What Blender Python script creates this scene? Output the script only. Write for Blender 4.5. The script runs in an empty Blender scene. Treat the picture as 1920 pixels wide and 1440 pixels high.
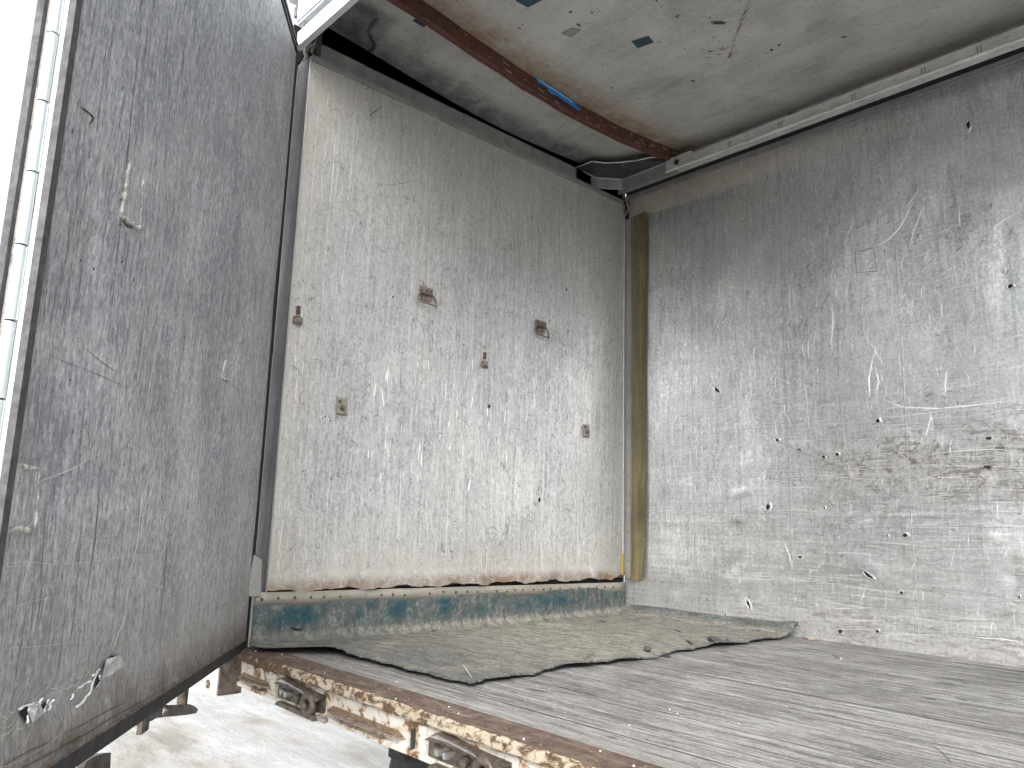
import bpy, math, random
import numpy as np
from mathutils import Vector, Matrix

random.seed(7)
rng = np.random.default_rng(7)
S = bpy.context.scene
C = S.collection

# ------------------------------------------------------------------ camera, light, exposure
CAM = np.array([3.0971, -1.4363, 0.5217])
YAW, PITCH, ROLL, FPX = 2.398600, 0.177800, 0.029800, 1451.915
_f = np.array([math.cos(YAW) * math.cos(PITCH), math.sin(YAW) * math.cos(PITCH), math.sin(PITCH)])
_r = np.array([math.sin(YAW), -math.cos(YAW), 0.0])
_u = np.cross(_r, _f)
RR = math.cos(ROLL) * _r + math.sin(ROLL) * _u
UU = -math.sin(ROLL) * _r + math.cos(ROLL) * _u
cam = bpy.data.cameras.new('camera')
camo = bpy.data.objects.new('camera', cam)
C.objects.link(camo)
m = Matrix.Identity(4)
for i in range(3):
    m[i][0], m[i][1], m[i][2], m[i][3] = RR[i], UU[i], -_f[i], CAM[i]
camo.matrix_world = m
cam.sensor_width = 36.0
cam.lens = FPX / 1920 * 36.0
cam.clip_start, cam.clip_end = 0.02, 500
S.camera = camo

SUN_EL, SUN_AZ = math.radians(40), (0.62, -0.78)        # where the veiled sun stands (behind the photographer)
w = bpy.data.worlds.new('World')
S.world = w
w.use_nodes = True
wn = w.node_tree
bg = wn.nodes['Background']
sky = wn.nodes.new('ShaderNodeTexSky')
sky.sky_type = 'NISHITA'
sky.sun_disc = False
sky.sun_elevation = SUN_EL
sky.sun_rotation = math.atan2(SUN_AZ[0], SUN_AZ[1])
sky.dust_density = 4.0
sky.air_density = 1.0
veil = wn.nodes.new('ShaderNodeHueSaturation')          # thin high cloud takes most of the blue out of the sky
veil.inputs['Saturation'].default_value = 0.22
veil.inputs['Value'].default_value = 1.7
wn.links.new(sky.outputs[0], veil.inputs['Color'])
wn.links.new(veil.outputs[0], bg.inputs[0])
bg.inputs[1].default_value = 0.14
sl = bpy.data.lights.new('sun', 'SUN')
so = bpy.data.objects.new('sun', sl)
C.objects.link(so)
sl.energy = 1.3
sl.angle = math.radians(50)
sl.color = (1.0, 0.985, 0.96)
sd = Vector((SUN_AZ[0] * math.cos(SUN_EL), SUN_AZ[1] * math.cos(SUN_EL), math.sin(SUN_EL)))
so.rotation_euler = sd.to_track_quat('Z', 'Y').to_euler()
so.location = (6, -8, 8)
S.view_settings.view_transform = 'Standard'
S.view_settings.look = 'None'
S.view_settings.exposure = 0.93
S.view_settings.gamma = 1.0
try:
    S.cycles.max_bounces = 12
    S.cycles.diffuse_bounces = 8
    S.cycles.glossy_bounces = 6
    S.cycles.use_denoising = True
except Exception:
    pass


def ray(px, py):
    return _f + RR * (px - 960) / FPX - UU * (py - 720) / FPX


def hit(px, py, n, d):
    n = np.array(n, float)
    v = ray(px, py)
    return CAM + v * ((d - n @ CAM) / (n @ v))


# ------------------------------------------------------------------ node materials
class NG:
    def __init__(s, name):
        s.m = bpy.data.materials.new(name)
        s.m.use_nodes = True
        s.t = s.m.node_tree
        s.b = s.t.nodes['Principled BSDF']
        tc = s.t.nodes.new('ShaderNodeTexCoord')
        s.co = tc.outputs['Object']
        sp = s.t.nodes.new('ShaderNodeSeparateXYZ')
        s.t.links.new(s.co, sp.inputs[0])
        s.xyz = sp.outputs

    def _in(s, sock, v):
        if isinstance(v, bpy.types.NodeSocket):
            s.t.links.new(v, sock)
        elif v is not None:
            if hasattr(sock.default_value, '__len__') and not hasattr(v, '__len__'):
                v = (v,) * len(sock.default_value)
            if hasattr(v, '__len__') and len(v) == 3 and len(sock.default_value) == 4:
                v = (*v, 1)
            sock.default_value = v

    def math(s, op, a, b=None, c=None, clamp=False):
        n = s.t.nodes.new('ShaderNodeMath')
        n.operation = op
        n.use_clamp = clamp
        for i, v in enumerate((a, b, c)):
            if v is not None:
                s._in(n.inputs[i], v)
        return n.outputs[0]

    def scaled(s, v, loc=(0, 0, 0), rot=(0, 0, 0)):
        n = s.t.nodes.new('ShaderNodeMapping')
        s.t.links.new(s.co, n.inputs[0])
        n.inputs['Scale'].default_value = v
        n.inputs['Location'].default_value = loc
        n.inputs['Rotation'].default_value = rot
        return n.outputs[0]

    def noise(s, scale=5, detail=5, rough=.55, dist=0.0, vec=None):
        n = s.t.nodes.new('ShaderNodeTexNoise')
        s.t.links.new(vec if vec is not None else s.co, n.inputs['Vector'])
        n.inputs['Scale'].default_value = scale
        n.inputs['Detail'].default_value = detail
        n.inputs['Roughness'].default_value = rough
        n.inputs['Distortion'].default_value = dist
        return n.outputs[0]

    def ramp(s, f, stops):
        n = s.t.nodes.new('ShaderNodeValToRGB')
        e = n.color_ramp.elements
        while len(e) < len(stops):
            e.new(0.5)
        for el, (p, c) in zip(e, stops):
            el.position = p
            el.color = (c, c, c, 1) if not hasattr(c, '__len__') else (*c, 1)
        s.t.links.new(f, n.inputs[0])
        return n.outputs[0]

    def rng(s, v, a, b, c=0.0, d=1.0, smooth=True):
        n = s.t.nodes.new('ShaderNodeMapRange')
        if smooth:
            n.interpolation_type = 'SMOOTHSTEP'
        for i, x in enumerate((v, a, b, c, d)):
            s._in(n.inputs[i], x)
        return n.outputs[0]

    def mix(s, f, a, b):
        n = s.t.nodes.new('ShaderNodeMix')
        n.data_type = 'RGBA'
        s._in(n.inputs[0], f)
        s._in(n.inputs[6], a)
        s._in(n.inputs[7], b)
        return n.outputs[2]

    def bump(s, h, strength=.2, dist=.01, prev=None):
        n = s.t.nodes.new('ShaderNodeBump')
        n.inputs['Strength'].default_value = strength
        n.inputs['Distance'].default_value = dist
        s.t.links.new(h, n.inputs['Height'])
        if prev is not None:
            s.t.links.new(prev, n.inputs['Normal'])
        return n.outputs[0]

    def out(s, col=None, rough=None, metal=None, normal=None, spec=None):
        for k, v in (('Base Color', col), ('Roughness', rough), ('Metallic', metal), ('Normal', normal), ('Specular IOR Level', spec)):
            if v is not None:
                s._in(s.b.inputs[k], v)
        return s.m


def worn_metal(name, dark, mid, light, stretch, blotch=2.2, metal=.75, rough=(.38, .62), dirts_shades=(), contrast=(.36, .5, .64),
               weights=(.45, .35, .2), speck=0.0, bump=.25, wave=.5, cross=None, fine=None, hair=(), gmul=1.0):
    g = NG(name)
    n1 = g.noise(1.0, 7, .62, 0.3, g.scaled(stretch))
    n2 = g.noise(blotch, 8, .62, .6)
    n3 = g.noise(70, 5, .7)
    v = g.math('MULTIPLY', n1, weights[0])
    v = g.math('MULTIPLY_ADD', n2, weights[1], v)
    v = g.math('MULTIPLY_ADD', n3, weights[2], v)
    if fine:
        v = g.math('ADD', v, g.math('MULTIPLY', g.math('SUBTRACT', g.noise(1.0, 4, .6, .4, g.scaled(fine[0], (2, 5, 9))), .5), fine[1]))
    v = g.math('ADD', v, g.math('MULTIPLY', g.math('SUBTRACT', g.noise(210, 3, .7), .5), .16 * gmul))
    if cross:
        n4 = g.noise(1.0, 6, .65, .2, g.scaled(cross[0], (3, 7, 1)))
        m4 = g.math('MULTIPLY', cross[1](g), g.math('SUBTRACT', n4, .5))
        v = g.math('ADD', v, g.math('MULTIPLY', m4, .7))
    col = g.ramp(v, [(contrast[0], dark), (contrast[1], mid), (contrast[2], light)])
    mt = metal
    rg = g.rng(v, contrast[0], contrast[2], rough[1], rough[0], False)
    if speck:
        sp = g.ramp(g.noise(38, 6, .75, 1.0), [(.60, 0), (.68, 1)])
        col = g.mix(g.math('MULTIPLY', sp, speck), col, tuple(c * .35 for c in dark))
    for hs, hk, hc, vec in hair:          # hairline scribbles: broken contour lines of a slow noise
        hv = g.scaled(vec, (hs, hs * 2, 3))
        ln = g.rng(g.math('ABSOLUTE', g.math('SUBTRACT', g.noise(hs, 2.5, .55, 1.6, hv), .5)), .0, .011, 1, 0)
        ln = g.math('MULTIPLY', ln, g.ramp(g.noise(hs * 1.3, 3, .6, 0, g.scaled((1, 1, 1), (7, hs, 1))), [(.50, 0), (.56, 1)]))
        col = g.mix(g.math('MULTIPLY', ln, hk), col, hc)
    dirt_shade_sum = None
    for dd in dirts_shades:
        fn, colr, k = dd[:3]
        mk = fn(g)
        nn = g.ramp(g.noise(9, 8, .65, .8), [(.28, 0.25), (.62, 1)]) if len(dd) == 3 else g.ramp(g.noise(1.0, 8, .72, .7, g.scaled(dd[3])), [(dd[4], 0), (dd[5], 1)])
        mk = g.math('MULTIPLY', mk, nn)
        mk = g.math('MULTIPLY', mk, k, clamp=True)
        col = g.mix(mk, col, colr)
        dirt_shade_sum = mk if dirt_shade_sum is None else g.math('MAXIMUM', dirt_shade_sum, mk)
    if dirt_shade_sum is not None:
        mt = g.math('MULTIPLY', g.math('SUBTRACT', 1.0, dirt_shade_sum), metal)
        rg = g.math('MULTIPLY_ADD', dirt_shade_sum, .25, rg)
    nb = g.bump(g.noise(1.6, 3, .5), wave, .05)
    nb = g.bump(v, bump, .004, nb)
    return g.out(col, rg, mt, nb)


def plain(name, col, rough=.6, metal=0.0, var=.25, scale=12, bump=.15):
    g = NG(name)
    n = g.noise(scale, 7, .65, .4)
    c = g.ramp(n, [(.3, tuple(x * (1 - var) for x in col)), (.7, tuple(min(1, x * (1 + var)) for x in col))])
    return g.out(c, g.rng(n, .3, .7, rough + .1, rough - .1), metal, g.bump(g.noise(scale * 4, 5, .6), bump, .004))


def rusty(name, paint, thr=(.46, .56), halo_col=(.50, .36, .20), rust=((.055, .028, .018), (.22, .085, .03)), scale=14, extra=None, stretch=(1, 1, 1), prough=.45):
    g = NG(name)
    vec = g.scaled(stretch)
    n = g.noise(scale, 9, .68, .5, vec)
    if extra:
        n = g.math('ADD', n, extra(g))
    mk = g.ramp(n, [(thr[0], 0), (thr[1], 1)])
    rc = g.ramp(g.noise(30, 8, .7), [(.35, rust[0]), (.65, rust[1])])
    pc = g.ramp(g.noise(5, 8, .65), [(.3, tuple(x * .72 for x in paint)), (.7, paint)])
    halo = g.ramp(n, [(thr[0] - .07, 0), (thr[0] + .02, 1)])
    pc = g.mix(g.math('MULTIPLY', halo, .6), pc, halo_col)
    nb = g.bump(n, .5, .004, g.bump(g.noise(160, 4, .6), .25, .002))
    return g.out(g.mix(mk, pc, rc), g.rng(mk, 0, 1, prough, .85), 0.0, nb)


BEIGE, BROWN = (.42, .385, .325), (.17, .115, .075)
M = {}
M['lining'] = worn_metal('scuffed aluminium lining', (.32, .333, .342), (.48, .49, .495), (.62, .625, .625), (44, 44, 2.2), rough=(.36, .55), metal=.55,
    weights=(.36, .28, .40), contrast=(.38, .5, .62), speck=.6, fine=((70, 70, 26), .34),
    hair=((7, .75, (.13, .13, .13), (1, 1, .7)), (13, .6, (.15, .15, .15), (1, 1, .8)), (9, .55, (.78, .78, .78), (1.3, 1.3, .25)), (24, .5, (.12, .115, .11), (1, 1, 1))), dirts_shades=[
    (lambda g: g.rng(g.xyz[1], .30, .04), BEIGE, .6),
    (lambda g: g.rng(g.xyz[2], .60, .20), (.40, .37, .315), .7),
    (lambda g: g.rng(g.xyz[2], 1.7, 2.6), (.36, .34, .295), .7),
    (lambda g: g.rng(g.xyz[1], 1.95, 2.4), (.33, .32, .27), .55),
    (lambda g: g.rng(g.xyz[2], .285, .225), BROWN, 1.0)])
M['wall'] = worn_metal('scuffed aluminium wall sheet', (.33, .34, .345), (.53, .54, .545), (.74, .75, .755), (40, 40, 3), rough=(.26, .46), metal=.80, fine=((70, 70, 14), .2), wave=.35,
    hair=((5, .8, (.82, .82, .82), (1.4, 1, .4)), (9, .7, (.8, .8, .8), (1.6, 1, .35)), (14, .5, (.16, .16, .16), (1, 1, .6)), (8, .5, (.8, .8, .8), (.3, 1, 1.5)), (11, .5, (.18, .18, .18), (.25, 1, 1.6))),
    contrast=(.38, .5, .62), weights=(.28, .30, .44), speck=.45,
    cross=((1.6, 1.6, 55), lambda g: g.math('MULTIPLY', g.rng(g.xyz[2], 1.25, .3), .45)), dirts_shades=[
    (lambda g: g.math('MULTIPLY', g.rng(g.xyz[2], 2.49, 2.56), g.rng(g.xyz[0], 2.3, .4)), (.30, .25, .19), .9),
    (lambda g: g.math('MULTIPLY', g.rng(g.xyz[2], .3, .02), .8), (.31, .29, .26), .6),
    (lambda g: g.math('MULTIPLY', g.math('MULTIPLY', g.rng(g.xyz[2], .5, .85), g.rng(g.xyz[2], 1.1, .85)), g.rng(g.xyz[0], 1.0, 1.5)), (.17, .155, .14), .55),
    (lambda g: g.math('MULTIPLY', g.math('MULTIPLY', g.rng(g.xyz[2], .45, .9), g.rng(g.xyz[2], 1.25, .85)), g.rng(g.xyz[0], .9, 1.7)), (.095, .08, .065), .9, (16, 16, 26), .50, .60),
    (lambda g: g.math('MULTIPLY', g.rng(g.xyz[2], .9, .3), g.rng(g.xyz[0], .5, 1.2)), (.13, .12, .105), .7, (9, 9, 34), .50, .62),
    (lambda g: g.rng(g.xyz[0], 1.7, 2.1), (.16, .16, .165), .4, (14, 14, 20), .52, .70)])
M['door'] = worn_metal('weathered grey door skin', (.27, .283, .305), (.50, .515, .54), (.75, .76, .77), (70, 70, 2.6), rough=(.44, .66), metal=.35,
    contrast=(.38, .5, .62), weights=(.24, .34, .34), speck=.55, fine=((120, 120, 34), .50),
    hair=((9, .5, (.45, .455, .46), (1.5, 1.5, .3)), (6, .4, (.08, .08, .085), (1.6, 1.6, .25))), dirts_shades=[
    (lambda g: g.rng(g.xyz[2], .55, .05), (.24, .215, .18), .65),
    (lambda g: g.rng(g.xyz[2], .16, .03), (.085, .062, .05), .85)])
M['roof'] = worn_metal('grimy grey roof sheet', (.29, .29, .278), (.45, .45, .43), (.53, .53, .505), (3, 9, 3), metal=.15, rough=(.55, .75), wave=.22,
    contrast=(.36, .5, .62), weights=(.3, .45, .25), speck=.4, hair=((10, .5, (.12, .115, .10), (1, 1, 1)), (22, .5, (.12, .11, .10), (1, 1, 1))), dirts_shades=[
    (lambda g: g.math('MULTIPLY', g.rng(g.xyz[0], .72, .46), g.rng(g.xyz[0], .38, .44)), (.24, .15, .075), .9),
    (lambda g: g.rng(g.xyz[0], .20, .02), (.075, .076, .085), .9),  # shadow and dirt along the bulkhead, both mixed into the sheet's colour
    (lambda g: g.math('MULTIPLY', g.rng(g.xyz[0], .30, .22), g.rng(g.xyz[1], .44, .30)), (.075, .076, .085), .9)])  # the same painted shadow and dirt, carried into the doorway corner
M['floor'] = worn_metal('scuffed floor planks', (.095, .093, .091), (.225, .222, .218), (.42, .417, .41), (1.2, 30, 30), metal=.25, rough=(.42, .66), blotch=3.0,
    contrast=(.38, .5, .63), weights=(.46, .26, .28), speck=.4, bump=.3, fine=((14, 60, 60), .35), gmul=2.2, dirts_shades=[
    (lambda g: g.rng(g.xyz[1], .30, .08), (.20, .18, .155), .5)])
M['bright_steel'] = worn_metal('bare galvanised steel', (.38, .38, .375), (.58, .58, .575), (.76, .76, .755), (9, 30, 30), metal=.5, rough=(.35, .55), speck=.4, bump=.6)
M['strip'] = worn_metal('dusty beige metal strip', (.19, .18, .15), (.27, .255, .215), (.36, .345, .30), (30, 5, 30), metal=.2, rough=(.5, .7), speck=.4)
M['dark_sheet'] = plain('shade-toned backing', (.21, .21, .215), .7, var=.3, scale=5)  # toned like shaded ceiling, for the gap above the bulkhead
M['dull_steel'] = worn_metal('dull grey steel', (.20, .20, .197), (.30, .30, .292), (.38, .38, .368), (12, 12, 4), metal=.4, rough=(.42, .62), speck=.3)
M['post'] = worn_metal('shade-dark corner angle', (.045, .046, .050), (.078, .079, .083), (.13, .13, .13), (30, 30, 2), metal=.3, rough=(.45, .65), speck=.3)  # dark base colour carries the door's shade on the corner angle
M['white'] = plain('white coach paint', (.60, .63, .66), .4, var=.06)
M['white_dirty'] = rusty('dirty white paint', (.55, .54, .52), (.57, .68), scale=9)
M['rubber'] = plain('black rubber', (.022, .022, .024), .7, var=.3, scale=30)
M['gasket'] = plain('grey rubber seal', (.075, .075, .078), .75, var=.35, scale=40)
M['black'] = plain('black gap fill', (.006, .006, .007), .9, var=.2)  # near-black faces stand in for the shade inside gaps, holes and cuts
M['knuckle'] = plain('pale anodised hinge', (.54, .60, .61), .35, .25, var=.06)
M['pinkstrip'] = rusty('chalky sealant strip', (.62, .56, .54), (.56, .66), halo_col=(.5, .45, .43), rust=((.12, .10, .09), (.3, .26, .22)), scale=60)
M['rust'] = rusty('rusty steel bar', (.085, .034, .024), (.40, .58), halo_col=(.08, .032, .022), rust=((.045, .018, .014), (.13, .045, .028)), scale=18)
M['sill_top'] = rusty('brown rusted sill top', (.22, .18, .14), (.36, .52), halo_col=(.12, .09, .065), rust=((.045, .030, .025), (.115, .078, .058)), scale=22, stretch=(.35, 1, 1))
M['sill_lip'] = rusty('peeling cream paint on rust', (.40, .365, .30), (.46, .56), halo_col=(.34, .27, .17), rust=((.035, .024, .017), (.12, .062, .030)), scale=46, stretch=(.6, 1, 1),
    extra=lambda g: g.math('MULTIPLY', g.rng(g.xyz[0], .62, .1), .14))
M['sill_web'] = rusty('rust stained white paint', (.50, .49, .465), (.52, .62), halo_col=(.42, .33, .20), rust=((.05, .032, .022), (.19, .095, .042)), scale=24,
    extra=lambda g: g.math('MULTIPLY', g.rng(g.noise(1.0, 2, .5, 0, g.scaled((4.2, 0, 0), (.6, 0, 0))), .52, .68), .10))
M['iron'] = plain('greasy iron casting', (.085, .070, .058), .48, .35, var=.75, scale=40, bump=.5)
M['cam_iron'] = plain('dark painted lock iron', (.050, .043, .038), .5, .2, var=.5, scale=20, bump=.3)
M['shiny_iron'] = plain('rubbed bolt steel', (.42, .41, .40), .35, .85, var=.4, scale=40)
M['brown_iron'] = rusty('brown iron hardware', (.215, .18, .15), (.46, .60), halo_col=(.17, .13, .10), rust=((.05, .032, .022), (.14, .085, .055)), scale=50)
M['olive'] = worn_metal('olive brown sealant tape', (.050, .045, .024), (.115, .095, .042), (.21, .175, .085), (24, 24, 1.6), metal=0.0, rough=(.5, .75), speck=.6, contrast=(.38, .5, .62),
    dirts_shades=[(lambda g: g.math('MULTIPLY', g.rng(g.xyz[0], .135, .06), g.rng(g.xyz[2], .1, 2.2)), (.13, .125, .10), .8)])
M['s_bright'] = plain('bare scratch', (.86, .86, .86), .4, .15, var=.08)
M['s_light'] = plain('light scratch', (.68, .68, .67), .42, .25, var=.1)
M['s_mid'] = plain('grey scuff', (.20, .20, .20), .55, .3, var=.3)
M['s_dark'] = plain('dark scuff', (.05, .05, .05), .7, 0, var=.4)
M['s_door'] = plain('pale door scratch', (.62, .625, .63), .42, .5, var=.15)
M['flap'] = plain('bent bare skin', (.55, .555, .56), .45, .4, var=.4, scale=60)
M['weld'] = plain('crumbly weld bead', (.50, .485, .45), .7, .1, var=.6, scale=60, bump=.6)
M['s_brown'] = plain('brown stain', (.15, .105, .065), .8, 0, var=.4, scale=40)
M['tape_teal'] = plain('faded teal tape', (.018, .060, .078), .5, var=.25)
M['tape_navy'] = plain('navy tape', (.012, .014, .05), .5, var=.25)
M['tape_grey'] = plain('grey tape', (.24, .26, .255), .6, var=.2)
M['strap'] = plain('bright blue plastic strap', (.015, .22, .62), .3, var=.35, scale=60)
M['strap_white'] = plain('pale blue strap edge', (.35, .62, .9), .3, var=.2)
M['crumb'] = plain('white crumb', (.75, .73, .70), .8, var=.1)
M['fibre'] = plain('straw fibre', (.42, .36, .27), .8, var=.2)
M['yellow'] = rusty('yellow tape scrap', (.55, .40, .05), (.6, .7), scale=60)


def mat_mat():
    g = NG('dusty teal rubber sheet')
    fib = g.noise(1.0, 7, .7, .8, g.scaled((60, 60, 60)))
    fl = g.noise(1.0, 6, .65, .4, g.scaled((9, 30, 9)))
    bl = g.noise(3.2, 7, .6, .5)
    v = g.math('MULTIPLY_ADD', fl, .45, g.math('MULTIPLY', fib, .55))
    dust = g.ramp(v, [(.38, (.055, .053, .045)), (.49, (.168, .162, .138)), (.61, (.325, .31, .265))])
    wall = g.ramp(v, [(.40, (.048, .058, .058)), (.52, (.095, .105, .102)), (.63, (.22, .21, .19))])
    teal = g.ramp(fib, [(.4, (.006, .040, .052)), (.62, (.020, .068, .080))])
    tm = g.ramp(g.noise(6.5, 8, .72, .3), [(.44, 0), (.60, 1)])
    up = g.math('MULTIPLY', g.math('MULTIPLY', g.rng(g.xyz[2], .045, .10), g.rng(g.xyz[2], .165, .14)), g.rng(g.xyz[0], .16, .06))
    wall = g.mix(g.math('MULTIPLY', tm, up), wall, teal)
    col = g.mix(g.rng(g.xyz[2], .018, .055), dust, wall)
    # worn to bare grey and teal where feet pass near the doorway corner
    nr = g.math('MULTIPLY', g.rng(g.xyz[1], 1.15, .3), g.ramp(bl, [(.30, 0), (.52, 1)]))
    grey = g.ramp(v, [(.40, (.048, .052, .050)), (.6, (.155, .155, .142))])
    col = g.mix(g.math('MULTIPLY', nr, g.rng(g.xyz[2], .05, .03)), col, grey)
    dk = g.ramp(g.noise(26, 6, .7, 1.0), [(.60, 0), (.70, 1)])
    col = g.mix(g.math('MULTIPLY', dk, .5), col, (.035, .034, .03))
    nb = g.bump(g.noise(7, 4, .5), .5, .02)
    return g.out(col, .85, 0, g.bump(v, .5, .004, nb))


M['mat'] = mat_mat()


def snow_mat():
    g = NG('trodden snow')
    n = g.noise(.55, 8, .62, .6)
    st = g.noise(1.0, 7, .6, .5, g.scaled((.8, 3.0, 1), rot=(0, 0, .75)))
    c = g.ramp(g.math('MULTIPLY_ADD', st, .6, g.math('MULTIPLY', n, .4)), [(.38, (.20, .185, .155)), (.47, (.285, .28, .265)), (.58, (.36, .365, .37))])
    nb = g.bump(g.noise(2.2, 8, .65), .6, .12)
    return g.out(c, .75, 0, g.bump(st, .5, .08, nb))


M['snow'] = snow_mat()


# ------------------------------------------------------------------ geometry helpers
class MB:
    """collects faces with a material slot each and links them as one mesh object"""

    def __init__(s):
        s.v, s.f, s.mi, s.sm, s.mats = [], [], [], [], []

    def slot(s, mat):
        if mat not in s.mats:
            s.mats.append(mat)
        return s.mats.index(mat)

    def add(s, verts, faces, mat, smooth=False):
        o = len(s.v)
        s.v.extend(tuple(map(float, p)) for p in verts)
        k = s.slot(mat)
        for f in faces:
            s.f.append(tuple(int(i) + o for i in f))
            s.mi.append(k)
            s.sm.append(smooth)

    def box(s, x0, x1, y0, y1, z0, z1, mat, fr=None, bev=0.0):
        """axis box, or in a frame fr=(origin, u, v, n)"""
        P = []
        for x in (x0, x1):
            for y in (y0, y1):
                for z in (z0, z1):
                    P.append((x, y, z))
        if fr is not None:
            O, U, V, N = fr
            P = [O + U * p[0] + V * p[1] + N * p[2] for p in P]
        s.add(P, [(0, 1, 3, 2), (4, 6, 7, 5), (0, 4, 5, 1), (2, 3, 7, 6), (0, 2, 6, 4), (1, 5, 7, 3)], mat)

    def prism(s, outline, fr, h0, h1, mat, smooth=False):
        O, U, V, N = fr
        n = len(outline)
        P = [O + U * a + V * b + N * h0 for a, b in outline] + [O + U * a + V * b + N * h1 for a, b in outline]
        F = [tuple(range(n - 1, -1, -1)), tuple(range(n, 2 * n))] + [(i, (i + 1) % n, n + (i + 1) % n, n + i) for i in range(n)]
        s.add(P, F, mat, smooth)

    def tube(s, pts, r, mat, seg=10, closed=False, caps=True):
        pts = [Vector(p) for p in pts]
        n = len(pts)
        rr = r if hasattr(r, '__len__') else [r] * n
        V, F = [], []
        up = None
        for i, p in enumerate(pts):
            if closed:
                t = (pts[(i + 1) % n] - pts[i - 1]).normalized()
            else:
                t = (pts[min(i + 1, n - 1)] - pts[max(i - 1, 0)]).normalized()
            if up is None:
                up = t.orthogonal().normalized()
            up = (up - t * up.dot(t)).normalized()
            b = t.cross(up)
            for k in range(seg):
                a = 2 * math.pi * k / seg
                V.append(p + (up * math.cos(a) + b * math.sin(a)) * rr[i])
        m_ = n if closed else n - 1
        for i in range(m_):
            for k in range(seg):
                j = (i + 1) % n
                F.append((i * seg + k, i * seg + (k + 1) % seg, j * seg + (k + 1) % seg, j * seg + k))
        s.add(V, F, mat, True)
        if caps and not closed:
            s.add(V[:seg], [tuple(range(seg - 1, -1, -1))], mat)
            s.add(V[-seg:], [tuple(range(seg))], mat)

    def build(s, name, parent=None):
        me = bpy.data.meshes.new(name)
        me.from_pydata(s.v, [], s.f)
        for m_ in s.mats:
            me.materials.append(M[m_])
        me.polygons.foreach_set('material_index', s.mi)
        me.polygons.foreach_set('use_smooth', s.sm)
        me.update()
        o = bpy.data.objects.new(name, me)
        C.objects.link(o)
        if parent is not None:
            o.parent = parent
        return o


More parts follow.
